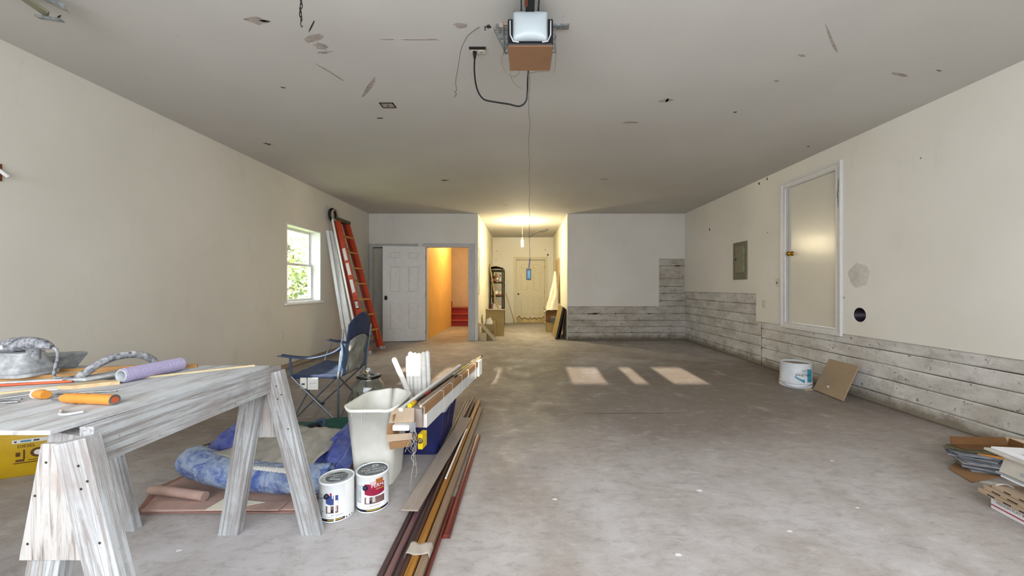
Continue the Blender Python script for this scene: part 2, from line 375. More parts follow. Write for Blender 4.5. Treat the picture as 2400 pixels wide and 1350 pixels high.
def fin(o, parent=None):
    C.objects.link(o)
    if parent: o.parent = parent
    return o
def build(mb, name, mat, parent=None, bevel=0.0, solid=0.0, loc=None, normals=True, seg=2):
    """mesh in WORLD coordinates; converted to the parent's (or loc's) own frame"""
    me = bpy.data.meshes.new(name)
    org = Vector(loc) if loc is not None else Vector((0, 0, 0))
    vs = [Vector(v) for v in mb.v]
    if parent is not None:
        inv = wm(parent).inverted(); vs = [inv @ v for v in vs]
        if loc is not None: raise ValueError
    else: vs = [v-org for v in vs]
    me.from_pydata([tuple(v) for v in vs], [], mb.f)
    for p, sm, mi in zip(me.polygons, mb.sm, mb.mi): p.use_smooth = sm; p.material_index = mi
    for m in (mat if isinstance(mat, (list, tuple)) else [mat]): me.materials.append(M[m] if isinstance(m, str) else m)
    if normals:
        bm = bmesh.new(); bm.from_mesh(me); bmesh.ops.remove_doubles(bm, verts=bm.verts, dist=1e-5) if not bevel and False else None
        bmesh.ops.recalc_face_normals(bm, faces=bm.faces); bm.to_mesh(me); bm.free()
    o = bpy.data.objects.new(name, me); o.location = org; fin(o, parent)
    if solid:
        md = o.modifiers.new('solid', 'SOLIDIFY'); md.thickness = solid; md.offset = 0
    if bevel:
        md = o.modifiers.new('bevel', 'BEVEL'); md.width = bevel; md.segments = seg; md.limit_method = 'ANGLE'; md.angle_limit = R(40)
    return o
WM = {}
def wm(o): return WM.get(o.name, Matrix.Translation(o.location) if o.parent is None else wm(o.parent) @ Matrix.Translation(o.location))
def tag(o, label=None, cat=None, group=None, kind=None):
    if label: o['label'] = label
    if cat: o['category'] = cat
    if group: o['group'] = group
    if kind: o['kind'] = kind
    return o
def thing(name, label, cat, loc, group=None):
    o = bpy.data.objects.new(name, None); o.empty_display_size = 0.05; o.location = loc; fin(o)
    return tag(o, label, cat, group)
def board(name, p0, p1, wdt, th, mat, parent=None, up=(0, 0, 1), bevel=0.002, zmin=None, ymin=None, loc=None, prof=None):
    """a length of lumber whose own X runs along the piece (the grain follows it); wdt lies across, th along up"""
    p0 = Vector(p0); p1 = Vector(p1); d = (p1-p0); L = d.length; d.normalize(); up = Vector(up)
    sd_ = up.cross(d).normalized(); u = d.cross(sd_).normalized()
    mat4 = Matrix((d, sd_, u)).transposed().to_4x4(); mat4.translation = (p0+p1)/2
    mb = MB()
    if prof:   # profile points across (y), up (z), normalised to -0.5..0.5
        mb.quad8([(-L/2, a*wdt, b*th) for a, b in prof], [(L/2, a*wdt, b*th) for a, b in prof])
    else: mb.box(-L/2, L/2, -wdt/2, wdt/2, -th/2, th/2)
    me = bpy.data.meshes.new(name); me.from_pydata(mb.v, [], mb.f); me.materials.append(M[mat])
    bm = bmesh.new(); bm.from_mesh(me)
    inv = mat4.inverted()
    for co, no in (((0, 0, zmin), (0, 0, -1)),) if zmin is not None else ():
        pl = inv @ Vector(co); nn = (inv.to_3x3() @ Vector(no)).normalized()
        r = bmesh.ops.bisect_plane(bm, geom=bm.verts[:]+bm.edges[:]+bm.faces[:], plane_co=pl, plane_no=nn, clear_outer=True)
        ed = [e for e in r['geom_cut'] if isinstance(e, bmesh.types.BMEdge)]
        if ed: bmesh.ops.contextual_create(bm, geom=ed)
    bmesh.ops.recalc_face_normals(bm, faces=bm.faces); bm.to_mesh(me); bm.free()
    o = bpy.data.objects.new(name, me); fin(o, parent)
    m = mat4 if parent is None else wm(parent).inverted() @ mat4
    o.matrix_local = m; WM[o.name] = mat4
    if bevel:
        md = o.modifiers.new('bevel', 'BEVEL'); md.width = bevel; md.segments = 2; md.limit_method = 'ANGLE'
    return o
def tmesh(txt, size, bold=False):
    cu = bpy.data.curves.new('lettering', 'FONT'); cu.body = txt; cu.size = size; cu.align_x = 'CENTER'; cu.align_y = 'CENTER'; cu.resolution_u = 3
    cu.offset = 0.0
    o = bpy.data.objects.new('lettering', cu); C.objects.link(o)
    dg = bpy.context.evaluated_depsgraph_get(); me = bpy.data.meshes.new_from_object(o.evaluated_get(dg))
    vs = [v.co.copy() for v in me.vertices]; fs = [tuple(p.vertices) for p in me.polygons]
    bpy.data.objects.remove(o); bpy.data.curves.remove(cu); bpy.data.meshes.remove(me)
    return vs, fs
def text(name, txt, size, fn, mat, parent, bold=True):
    """fn maps (x, y) on the sheet to a world point"""
    vs, fs = tmesh(txt, size, bold); mb = MB(); mb.add([fn(v.x, v.y) for v in vs], fs)
    o = build(mb, name, mat, parent, normals=False); return o
def FP(px, py, z=0.0):
    """point on the horizontal plane z seen at pixel px, py (used only to read positions off the photo)"""
    Y = (CAMH-z)*F/(py-CY); return Vector(((px-CX)*Y/F, Y, z))
def PP(px, py, Y): return Vector(((px-CX)*Y/F, Y, CAMH-(py-CY)*Y/F))

# ------------------------------------------------------------------ the room
XL, XR, YB, YF, H = -3.35, 3.5, 8.33, -1.0, 2.75
HXL, HXR, YH = -0.99, 0.954, 12.33
def struct(mb, name, mat, parent=None, **k):
    o = build(mb, name, mat, parent, **k)
    if parent is None: o['kind'] = 'structure'
    return o
mb = MB(); mb.grid(lambda u, v: (-3.6+7.4*u, -1.4+15.2*v, 0), 10, 20, False)
fl = struct(mb, 'floor', 'floor', normals=False); fl.data.flip_normals() if fl.data.polygons[0].normal.z < 0 else None
b = MB(); b.box(-3.6, 3.8, -1.4, 13.8, -0.25, -0.004); struct(b, 'floor_slab', 'floor')
ceil_ = struct(MB().box(-3.6, 3.8, -1.4, 13.8, H, H+0.12), 'ceiling', 'ceiling')
# left wall with its window opening
WY0, WY1, WZ0, WZ1 = 5.43, 6.35, 0.925, 2.07
b = MB()
b.box(XL-0.22, XL, YF-.4, WY0, 0.075, H).box(XL-0.22, XL, WY1, YB+.15, 0.075, H).box(XL-0.22, XL, WY0, WY1, 0.075, WZ0).box(XL-0.22, XL, WY0, WY1, WZ1, H)
wl = struct(b, 'wall_left', 'wall')
bl = struct(MB().box(XL-0.22, XL-0.012, YF-.4, YB+.1, 0, 0.075), 'baseboard_left', 'concrete_b')
random.seed(4)
y = 4.6
while y < 7.9:
    L = random.uniform(0.18, 0.42)
    build(MB().box(XL-0.03, XL-0.004+random.uniform(-.004, .002), y, y+L-0.015, 0.004, random.uniform(0.060, 0.070)), 'spacer_block', random.choice(['rosin_d', 'mud', 'card_l']), bl, bevel=0.003)
    y += L
# right wall: drywall sheets over board formed concrete
TZ, TZ2, YS = 0.65, 1.06, 5.78
b = MB(); b.box(XR, XR+0.14, YF-.4, 4.29, TZ, H).box(XR, XR+0.14, 5.12, YS, TZ, H).box(XR, XR+0.14, YS, YB+.15, TZ2, H)
b.box(XR, XR+0.14, 4.29, 5.12, TZ, 0.69).box(XR, XR+0.14, 4.29, 5.12, 2.475, H)
wr = struct(b, 'wall_right', 'wall_r')
cut = MB(); cut.lathe([(0.076, -0.2), (0.076, 0.2)], (XR, 4.0, 0.872), 32, axis='x', capb=True, capt=True)
co = build(cut, 'hole_cutter', 'dark_void')
md = wr.modifiers.new('cut', 'BOOLEAN'); md.object = co; md.operation = 'DIFFERENCE'; md.solver = 'EXACT'
dg = bpy.context.evaluated_depsgraph_get(); nm = bpy.data.meshes.new_from_object(wr.evaluated_get(dg)); wr.modifiers.clear(); wr.data = nm
nm.materials.clear(); nm.materials.append(M['wall_r'])
bpy.data.objects.remove(co)
build(MB().lathe([(0.074, 0.004), (0.072, 0.004), (0.070, 0.13), (0.0005, 0.13)], (XR, 4.0, 0.872), 32, axis='x'), 'pipe_sleeve', 'pvc_purple', wr)
build(MB().box(XR+0.03, XR+0.2, YF-.4, YB+.15, 0, TZ), 'joint_backing', 'joint', wr)
build(MB().box(XR+0.03, XR+0.2, YS, YB+.15, TZ, TZ2), 'joint_backing', 'joint', wr)
random.seed(8)
def course(parent, x0, x1, y0, y1, z0, z1, mat, axis):
    """one strip of board formed concrete with a slightly wavy face and worn arrises"""
    n = max(2, int(((y1-y0) if axis == 'x' else (x1-x0))/0.16)); mbb = MB(); g = 0.003
    sd0 = random.random()*50
    def fn(i, j):
        t = i/n; zz = (z0+g, z0+g+0.012, (z0+z1)/2, z1-g-0.012, z1-g)[j]
        nz = noise.noise(Vector((t*9+sd0, zz*9, 1)))*0.004
        inset = 0.006 if j in (0, 4) else 0.0
        zz += noise.noise(Vector((t*14+sd0, zz*3, 5)))*0.004 if 0 < zz-0.02 else 0
        if axis == 'x': return (x0+nz+inset, y0+(y1-y0)*t, zz)
        return (x0+(x1-x0)*t, y0+nz+inset, zz)
    vs = [fn(i, j) for j in range(5) for i in range(n+1)]
    fs = [(j*(n+1)+i, j*(n+1)+i+1, (j+1)*(n+1)+i+1, (j+1)*(n+1)+i) for j in range(4) for i in range(n)]
    o = len(vs)
    if axis == 'x': back = [(x1, y0+(y1-y0)*(i/n), (z0+g, z1-g)[k]) for k in (0, 1) for i in range(n+1)]
    else: back = [(x0+(x1-x0)*(i/n), y1, (z0+g, z1-g)[k]) for k in (0, 1) for i in range(n+1)]
    vs += back
    for i in range(n):
        fs.append((i, i+1, o+i+1, o+i)); fs.append((4*(n+1)+i, 4*(n+1)+i+1, o+n+1+i+1, o+n+1+i))
    mbb.add(vs, fs, False)
    return build(mbb, 'concrete_course', mat, parent)
zs = [0, .115, .265, .41, .545, .65]
for a, c2 in zip(zs[:-1], zs[1:]): course(wr, XR+0.012, XR+0.06, YF-.4, 5.66, a, c2, 'concrete', 'x')
zs = [0, .13, .285, .435, .59, .74, .90, 1.06]
for a, c2 in zip(zs[:-1], zs[1:]): course(wr, XR+0.014, XR+0.06, 5.675, YB+.04, a, c2 if c2 < .62 or True else c2, 'concrete', 'x') if c2 <= .60 else course(wr, XR+0.014, XR+0.06, YS-.01, YB+.04, a, c2, 'concrete', 'x')
build(MB().box(XR+0.014, XR+0.05, 5.675, YS-.01, 0.59, 0.655), 'concrete_course', 'concrete', wr)
# plaster patch, little holes
b = MB(); b.lathe([(0.0005, 0.012), (0.06, 0.010), (0.10, 0.006), (0.125, 0.0)], (0, 0, 0), 24)
b.v = [(XR-v[2]*0.6-0.0005, 4.01+v[0]*(1+.1*math.sin(v[1]*40)), 1.285+v[1]*(1+.1*math.sin(v[0]*50))) for v in b.v]
build(b, 'plaster_patch', 'plaster', wr)
def blotch(name, c, r, axis, mat, parent, sx=1.0, sy=1.0, rot=0.0, n=11, off=0.0012):
    """a torn or chipped spot standing a millimetre proud of its surface"""
    pts = []
    for i in range(n):
        a = 2*PI*i/n; rr = r*random.uniform(0.6, 1.15); u, v = rr*math.cos(a)*sx, rr*math.sin(a)*sy
        u, v = u*math.cos(rot)-v*math.sin(rot), u*math.sin(rot)+v*math.cos(rot)
        pts.append({'x': (c[0], c[1]+u, c[2]+v), 'y': (c[0]+u, c[1], c[2]+v), 'z': (c[0]+u, c[1]+v, c[2])}[axis])
    o3 = {'x': (off, 0, 0), 'y': (0, off, 0), 'z': (0, 0, off)}[axis]
    return build(MB().prism(pts, o3), name, mat, parent)
def on_right(px, py):
    Y = F*XR/(px-CX); return (XR-0.001, Y, CAMH-(py-CY)*Y/F)
for px, py, r in ((1779, 430, .028), (1798, 419, .022), (1663, 538, .03), (1799, 545, .016), (2158, 371, .012), (1708, 448, .018), (1716, 564, .012), (1978, 697, .016)):
    blotch('wall_chip', on_right(px, py), r, 'x', 'patch_d' if r > .02 else 'patch', wr, .7, 1.0)
# ceiling marks
def on_ceil(px, py):
    Y = (CAMH-H)*F/(py-CY); return ((px-CX)*Y/F, Y, H-0.0012)
random.seed(12)
for px, py, sx, sy, rot, m, r in (
    (735, 90, 1.6, .55, -.5, 'patch', .06), (752, 108, .9, .8, .2, 'patch', .055), (763, 122, 1.5, .4, -.2, 'patch', .04), (600, 48, 1.4, .8, 0, 'patch', .05), (622, 49, 1.2, .3, .2, 'patch_d', .03),
    (1080, 59, 1.5, .8, 0, 'patch', .035), (1145, 62, 1.0, 1.0, 0, 'patch_d', .02), (1563, 235, 1.6, .7, -.2, 'patch', .045), (1563, 235, .4, 1.4, -.2, 'patch_d', .03), (1042, 422, 1.4, .9, 0, 'patch', .05), (1042, 423, 1.4, .7, 0, 'patch_d', .03),
    (1417, 420, 1.6, .6, 0, 'patch', .05), (628, 337, 1.8, .3, .3, 'patch_d', .03), (628, 338, .3, 1.6, 0, 'patch_d', .03), (1184, 481, 1.0, .8, 0, 'patch', .05), (890, 277, 1.4, .4, 0, 'patch_d', .03), (663, 205, 1, .5, .5, 'patch_d', .02),
    (1480, 287, 2, .6, 0, 'patch', .05), (775, 170, 2.2, .2, 1.2, 'patch', .06), (865, 205, 2.5, .25, 2.2, 'patch', .08), (1723, 263, 1, 1, 0, 'patch_d', .015), (1895, 343, 1, 1, 0, 'patch_d', .015), (1950, 95, 3.0, .12, .75, 'patch', .07), (1880, 130, 1.2, .5, .3, 'patch', .03),
    (1820, 190, 1.2, .4, .5, 'patch', .03), (730, 62, 2.5, .15, 2.3, 'patch_d', .03), (2110, 175, 2, .3, .3, 'patch', .05), (2200, 165, 2, .2, .3, 'patch_d', .02), (990, 92, 2.8, .15, 0, 'patch', .05), (905, 92, 2.0, .2, 0, 'patch', .03), (138, 39, 1.8, .3, -.4, 'patch_d', .016)):
    blotch('torn_paper_patch' if m == 'patch' else 'ceiling_chip', on_ceil(px, py), r, 'z', m, ceil_, sx, sy, rot)
# back wall, left piece (closet and stair openings), right piece
CL0, CL1, OP0, OP1, DZ = -3.27, -2.36, -2.10, -1.20, 2.02
b = MB(); b.box(XL-.2, CL0, YB, YB+.12, 0, H).box(CL0, CL1, YB, YB+.12, DZ, H).box(CL1, OP0, YB, YB+.12, 0, H).box(OP0, OP1, YB, YB+.12, DZ, H).box(OP1, HXL, YB, YB+.12, 0, H)
wbl = struct(b, 'wall_back', 'wall_b')
b = MB(); b.box(HXR, 2.94, YB, YB+.10, 0.74, H).box(2.94, XR+.01, YB, YB+.10, 1.77, H); wbr = struct(b, 'wall_back', 'wall_b')
build(MB().box(HXR+.03, XR+.2, YB+.04, YB+.2, 0, 1.78), 'joint_backing', 'joint', wbr)
random.seed(3)
zs = [0, .165, .30, .434, .58, .74]
for a, c2 in zip(zs[:-1], zs[1:]): course(wbr, HXR+.002, XR+.012, YB+.012, YB+.06, a, c2, 'concrete_b', 'y')
zs = [.74, .86, 1.02, 1.17, 1.34, 1.62, 1.77]
for a, c2 in zip(zs[:-1], zs[1:]): course(wbr, 2.945, XR+.012, YB+.014, YB+.06, a, c2, 'concrete_b', 'y')
for x, z, r, sx in ((1.55, .58, .02, 5), (1.42, .575, .012, 3), (2.0, .583, .015, 1), (3.35, 1.62, .012, 7), (2.75, .58, .008, 12), (3.05, 1.02, .008, 6)):
    blotch('honeycomb_void', (x, YB+.012, z), r, 'y', 'joint', wbr, sx, 1, off=-.003)
# hallway
struct(MB().box(HXL-.12, HXL, YB+.12, YH+.1, 0, H), 'wall_hall_left', 'wall_hall')
struct(MB().box(HXR, HXR+.12, YB+.10, YH+.1, 0, H).box(HXR, HXR+.028, YB+.061, YB+.10, 0, .739), 'wall_hall_right', 'wall_hall')
b = MB(); b.box(HXL-.12, -.232, YH, YH+.12, 0, H).box(.683, HXR+.12, YH, YH+.12, 0, H).box(-.232, .683, YH, YH+.12, 2.03, H); whb = struct(b, 'wall_hall_back', 'wall_hall')
random.seed(2)
blotch('wall_chip', (.78, YH-.001, 2.19), .035, 'y', 'patch_d', whb, .7, 1.2)
for x, z in ((-.86, 2.30), (-.88, 2.03), (.7, 2.35)): blotch('wall_chip', (x, YH-.001, z), .02, 'y', 'patch', whb)
struct(MB().box(XL-.2, -2.24, YB+.35, YB+.45, 0, H), 'wall_closet_back', 'wall_b'); struct(MB().box(XL-.22, XL-.1, YB+.15, YB+.35, 0, H), 'wall_closet_side', 'wall_b')
struct(MB().box(-.5, .95, YH+.12, YH+.2, 0, H), 'wall_hall_beyond', 'wall')
# stair lobby behind the left opening
SY = 11.27
b = MB(); b.box(-2.24, -2.12, YB+.12, SY, 0, H); struct(b, 'wall_stair_left', 'yellow_wall')
b = MB(); b.box(-3.4, HXL-.12, 12.6, 12.7, 0, H+1); struct(b, 'wall_stair_back', 'tan_wall')
struct(MB().box(-3.5, -3.4, SY-.1, 12.7, 0, H), 'wall_stair_side', 'tan_wall')
struct(MB().box(-3.4, -2.24, SY-.1, SY, 0, H), 'wall_stair_return', 'tan_wall')
b = MB(); b.prism([(-1.66, 12.4, H), (-1.12, 12.4, H), (-1.12, 12.4, 1.50)], (0, .19, 0)); struct(b, 'wall_stair_soffit', 'yellow_wall')
st = thing('staircase', 'dark red winding stair seen through the open doorway', 'stairs', (-2.2, SY, 0))
for i in range(3):
    z0 = i*0.175; y0 = SY+.05+i*0.24
    build(MB().box(-3.3, HXL-.13, y0, 12.58, z0+.001, z0+0.16), 'riser', 'red', st, bevel=0.003)
    b = MB(); b.quad8([(-3.3, y0-.02, z0+.158+0.0), (HXL-.13, y0-.045, z0+.158), (HXL-.13, y0+.25, z0+.158), (-3.3, y0+.25, z0+.158)], [(-3.3, y0-.02, z0+.176), (HXL-.13, y0-.045, z0+.176), (HXL-.13, y0+.25, z0+.176), (-3.3, y0+.25, z0+.176)])
    build(b, 'tread', 'red_nose', st, bevel=0.004)
build(MB().box(-2.16, -2.10, SY+.01, SY+.05, .54, .74), 'newel_block', 'red', st)
# front wall behind the camera: closed garage door slots placed to throw the sun patches
panes = [(-1.12, .38), (.63, .42), (1.85, .42), (1.25, .16), (-.55, .10), (-1.72, .42)]
xs = sorted((c, w_) for c, w_ in panes); b = MB(); x = XL-.2; ZA, ZB = 1.665, 1.95
for c, w_ in xs:
    b.box(x, c-w_/2, YF-.06, YF, ZA, ZB); x = c+w_/2
b.box(x, XR+.2, YF-.06, YF, ZA, ZB).box(XL-.2, XR+.2, YF-.06, YF, 0, ZA).box(XL-.2, XR+.2, YF-.06, YF, ZB, H)
struct(b, 'wall_front', 'wall')
random.seed(77); blotch('floor_crack', tuple(FP(1483, 969)), .10, 'z', 'joint', fl, 4.4, .05, n=25, off=.0008)
for px, py, r_ in ((1590, 1300, .012), (1950, 1080, .01), (1640, 1150, .014), (420, 1290, .01), (2010, 1190, .008), (1850, 1245, .010), (1300, 1170, .012)): blotch('paint_spot', tuple(FP(px, py)), r_, 'z', 'white_card', fl, 1.4, .8, off=.0006)
# lamps of the two back rooms
light('hall_bulb', 'POINT', (-0.03, 9.26, 2.235), (0, 0, 0), 135, (1.0, 0.86, 0.54), shadow_soft_size=0.05)
light('stair_bulb', 'POINT', (-1.75, 10.1, 2.55), (0, 0, 0), 44, (1.0, 0.74, 0.40), shadow_soft_size=0.06)

# ------------------------------------------------------------------ doors
def six_panel(name, origin, ang, wd, ht, mat, th=0.035, hdir=1):
    """origin = hinge foot, leaf runs along the angle; front face is on the -normal side"""
    d = Vector((math.cos(ang), math.sin(ang), 0)); nrm = Vector((-d.y, d.x, 0)); o = Vector(origin)
    root = bpy.data.objects.new(name, None); root.location = o; fin(root); root['kind'] = 'structure'
    P = lambda u, v, z: o+d*u+nrm*v+Vector((0, 0, z))
    def bx(mb, u0, u1, v0, v1, z0, z1): mb.quad8([P(u0, v0, z0), P(u1, v0, z0), P(u1, v1, z0), P(u0, v1, z0)], [P(u0, v0, z1), P(u1, v0, z1), P(u1, v1, z1), P(u0, v1, z1)])
    st_, ms = 0.115*wd/.86, 0.11*wd/.86; pw = (wd-2*st_-ms)/2
    rows = [(0.24, 0.84), (1.03, 1.62), (1.74, 1.92)]; rows = [(a*ht/2.03, c*ht/2.03) for a, c in rows]
    m = MB(); bx(m, 0, st_, 0, th, .01, ht-.005); bx(m, wd-st_, wd, 0, th, .01, ht-.005); bx(m, st_+pw, st_+pw+ms, 0, th, .01, ht-.005)
    zz = [.01]+[v for r_ in rows for v in r_]+[ht-.005]
    for u0 in (st_, st_+pw+ms):
        for k in range(0, len(zz), 2): bx(m, u0, u0+pw, 0, th, zz[k], zz[k+1])
    build(m, 'door_frame', mat, root)
    for u0 in (st_, st_+pw+ms):
        for (a, c) in rows:
            m = MB(); bx(m, u0, u0+pw, .010, th-.010, a, c)
            e = .028
            for v0, v1 in ((.010, .003), (th-.010, th-.003)):
                m.quad8([P(u0+e, v0, a+e), P(u0+pw-e, v0, a+e), P(u0+pw-e, v0, c-e), P(u0+e, v0, c-e)], [P(u0+e*1.7, v1, a+e*1.7), P(u0+pw-e*1.7, v1, a+e*1.7), P(u0+pw-e*1.7, v1, c-e*1.7), P(u0+e*1.7, v1, c-e*1.7)])
            build(m, 'panel', mat, root)
    return root, P
# open six panel leaf against the back wall
dv = Vector((-2.965, 8.10, 0))-Vector((-2.115, 8.285, 0)); ang = math.atan2(dv.y, dv.x)
d1, P1 = six_panel('door_1', (-2.115, 8.285, 0), ang, dv.length, 2.03, 'door')
m = MB(); 
for s_ in (0.035+.012,):
    cpt = P1(dv.length-.065, s_, .93); m.sphere(cpt, .034, 16, 10, (1, .55, 1.45))
build(m, 'door_handle', 'black', d1)
for z in (.2, 1.0, 1.8): build(MB().tube([P1(0.0, .02, z-.045), P1(0.0, .02, z+.045)], .008), 'hinge', 'black_metal', d1)
d2, P2 = six_panel('door_2', (CL0+.005, YB+.03, 0), 0, CL1-CL0-.01, 2.01, 'door_shaded')
for z in (.25, 1.05, 1.75): build(MB().tube([(CL0+.012, YB+.018, z-.045), (CL0+.012, YB+.018, z+.045)], .008), 'hinge', 'brass', d2)
d3, P3 = six_panel('door_3', (-.228, YH+.03, 0), 0, .906, 2.02, 'door_cream')
m = MB(); m.sphere((-.165, YH-.02, .93), .028, 14, 10); m.tube([(-.165, YH-.02, .93), (-.165, YH+.03, .93)], .012); build(m, 'door_knob', 'black', d3)
random.seed(6); pts = [(-.225, YH+.029, .02)]
for i in range(19):
    pass
for i in range(61):
    x = -.225+.90*i/60; pts.append((x, YH+.029, .155+.075*noise.noise(Vector((i*.22, 1, 1)))+.05*noise.noise(Vector((i*.6, 4, 1)))+(.07*math.exp(-((i-5)/4)**2))+.03*(i/60)**3))
pts.append((.675, YH+.029, .02)); build(MB().prism(pts, (0, -.002, 0)), 'peeled_veneer', 'peel', d3, normals=False)
pts2 = [(p[0], YH+.0268, p[2]-.022-.02*random.random() if 0 < i < len(pts)-1 else p[2]) for i, p in enumerate(pts)]
build(MB().prism(pts2, (0, -.001, 0)), 'bare_wood', 'm_baredoor', d3, normals=False)
for z in (.3, 1.0, 1.8): build(MB().tube([(.684, YH+.01, z-.07), (.684, YH+.01, z+.07)], .010), 'hinge', 'brass', d3)
# right wall slab door
DY0, DY1, DZ0, DZ1 = 4.295, 5.115, .695, 2.47
d4 = bpy.data.objects.new('door_4', None); d4.location = (XR+.04, DY1, DZ0); fin(d4); d4['kind'] = 'structure'
build(MB().box(XR+.030, XR+.065, DY0+.004, DY1-.004, DZ0, DZ1), 'door_slab', 'door_gloss', d4, bevel=.002)
m = MB(); m.lathe([(.0005, -.066), (.018, -.065), (.028, -.055), (.030, -.042), (.024, -.028), (.013, -.020), (.012, -.004), (.030, -.002), (.033, .004)], (XR+.026, DY1-.07, 1.60), 20, axis='x')
build(m, 'door_knob', 'brass', d4)
for z in (.95, 1.55, 2.2): build(MB().tube([(XR+.024, DY0+.006, z-.045), (XR+.024, DY0+.006, z+.045)], .007), 'hinge', 'plate', d4)
def casing(name, pts, n, mat, wdt=.085, miters=True):
    """door or window casing with a stepped moulding; pts = inner rectangle corners in order, n = direction out of the wall"""
    n = Vector(n); root = bpy.data.objects.new(name, None); root.location = pts[0]; fin(root); root['kind'] = 'structure'
    return root
def frame_pieces(root, inner, outer, n, mat, closed=True, names='casing'):
    n = Vector(n); k = len(inner); rng = range(k) if closed else range(k-1)
    for i in rng:
        a, b_, c_, d_ = [Vector(p) for p in (inner[i], inner[(i+1) % k], outer[(i+1) % k], outer[i])]
        m = MB(); m.quad8([a, b_, c_, d_], [a+n*.010, b_+n*.010, c_+n*.018, d_+n*.018])
        L = lambda p, q, t: p.lerp(q, t)
        m.quad8([L(a, d_, .62)+n*.012, L(b_, c_, .62)+n*.012, c_+n*.014, d_+n*.014], [L(a, d_, .66)+n*.026, L(b_, c_, .66)+n*.026, L(b_, c_, .96)+n*.028, L(a, d_, .96)+n*.028])
        m.quad8([a+n*.008, b_+n*.008, L(b_, c_, .22)+n*.010, L(a, d_, .22)+n*.010], [L(a, d_, .04)+n*.016, L(b_, c_, .04)+n*.016, L(b_, c_, .18)+n*.016, L(a, d_, .18)+n*.016])
        build(m, names, mat, root)
def rect(axis, c, u0, u1, v0, v1):
    return [(c, u, v) if axis == 'x' else (u, c, v) for u, v in ((u0, v0), (u0, v1), (u1, v1), (u1, v0))]
t1 = casing('trim_1', [(XR, DY0, DZ0)], (-1, 0, 0), 'trim')
frame_pieces(t1, rect('x', XR-.0005, DY0, DY1, DZ0, DZ1), rect('x', XR-.0005, DY0-.085, DY1+.085, DZ0-.075, DZ1+.09), (-1, 0, 0), 'trim')
jb = MB(); jb.box(XR+.0005, XR+.07, DY0-.006, DY0, DZ0, DZ1).box(XR+.0005, XR+.07, DY1, DY1+.006, DZ0, DZ1); build(jb, 'jamb', 'trim_grey', t1)
random.seed(5)
for y_, z_, r_ in ((4.235, 2.28, .05), (4.24, 2.12, .05), (4.25, 2.2, .03)): blotch('split_crack', (XR-.027, y_, z_), r_, 'x', 'joint', t1, .12, 1.6)
t2 = casing('trim_2', [(OP0, YB, 0)], (0, -1, 0), 'trim')
frame_pieces(t2, [(OP0, YB-.0005, 0), (OP0, YB-.0005, DZ), (OP1, YB-.0005, DZ), (OP1, YB-.0005, 0)], [(OP0-.075, YB-.0005, 0), (OP0-.075, YB-.0005, DZ+.085), (OP1+.14, YB-.0005, DZ+.085), (OP1+.14, YB-.0005, 0)], (0, -1, 0), 'trim_grey', False)
t3 = casing('trim_3', [(CL0, YB, 0)], (0, -1, 0), 'trim')
frame_pieces(t3, [(CL0, YB-.0005, 0), (CL0, YB-.0005, DZ), (CL1, YB-.0005, DZ), (CL1, YB-.0005, 0)], [(CL0-.07, YB-.0005, 0), (CL0-.07, YB-.0005, DZ+.08), (CL1+.07, YB-.0005, DZ+.08), (CL1+.07, YB-.0005, 0)], (0, -1, 0), 'trim_grey', False)
t4 = casing('trim_4', [(-.232, YH, 0)], (0, -1, 0), 'trim')
frame_pieces(t4, [(-.232, YH-.0005, 0), (-.232, YH-.0005, 2.03), (.683, YH-.0005, 2.03), (.683, YH-.0005, 0)], [(-.32, YH-.0005, 0), (-.32, YH-.0005, 2.12), (.77, YH-.0005, 2.12), (.77, YH-.0005, 0)], (0, -1, 0), 'door_cream', False)

# ------------------------------------------------------------------ window on the left wall
wd = bpy.data.objects.new('window_1', None); wd.location = (XL-.2, WY0, WZ0); fin(wd); wd['kind'] = 'structure'
b = MB(); gx = XL-.18
for a in ((WY0+.001, WY0+.02, WZ0+.001, WZ1-.001), (WY1-.02, WY1-.001, WZ0+.001, WZ1-.001)): b.box(XL-.2, XL-.001, a[0], a[1], a[2], a[3])
b.box(XL-.2, XL-.001, WY0+.02, WY1-.02, WZ1-.02, WZ1-.001).box(XL-.2, XL-.001, WY0+.02, WY1-.02, WZ0+.001, WZ0+.02)
build(b, 'window_reveal', 'white_plastic', wd)
build(MB().box(XL-.02, XL+.035, WY0-.05, WY1+.05, WZ0-.022, WZ0+.003), 'window_sill', 'white_plastic', wd, bevel=.004)
zm = 1.505
def sash(x0, z0, z1, nm_):
    y0, y1 = WY0+.02, WY1-.02; m = MB(); f = .035
    m.box(x0, x0+.03, y0, y0+f, z0, z1).box(x0, x0+.03, y1-f, y1, z0, z1).box(x0, x0+.03, y0+f, y1-f, z0, z0+f).box(x0, x0+.03, y0+f, y1-f, z1-f, z1)
    s_ = build(m, nm_, 'white_plastic', wd, bevel=.003)
    build(MB().box(x0+.013, x0+.017, y0+f-.004, y1-f+.004, z0+f-.004, z1-f+.004), 'pane', 'glass', s_)
sash(gx-.018, zm-.018, WZ1-.02, 'window_frame'); sash(gx+.016, WZ0+.02, zm+.018, 'window_frame')
build(MB().box(gx+.045, gx+.06, 5.84, 5.92, zm-.005, zm+.012), 'sash_lock', 'plate', wd)
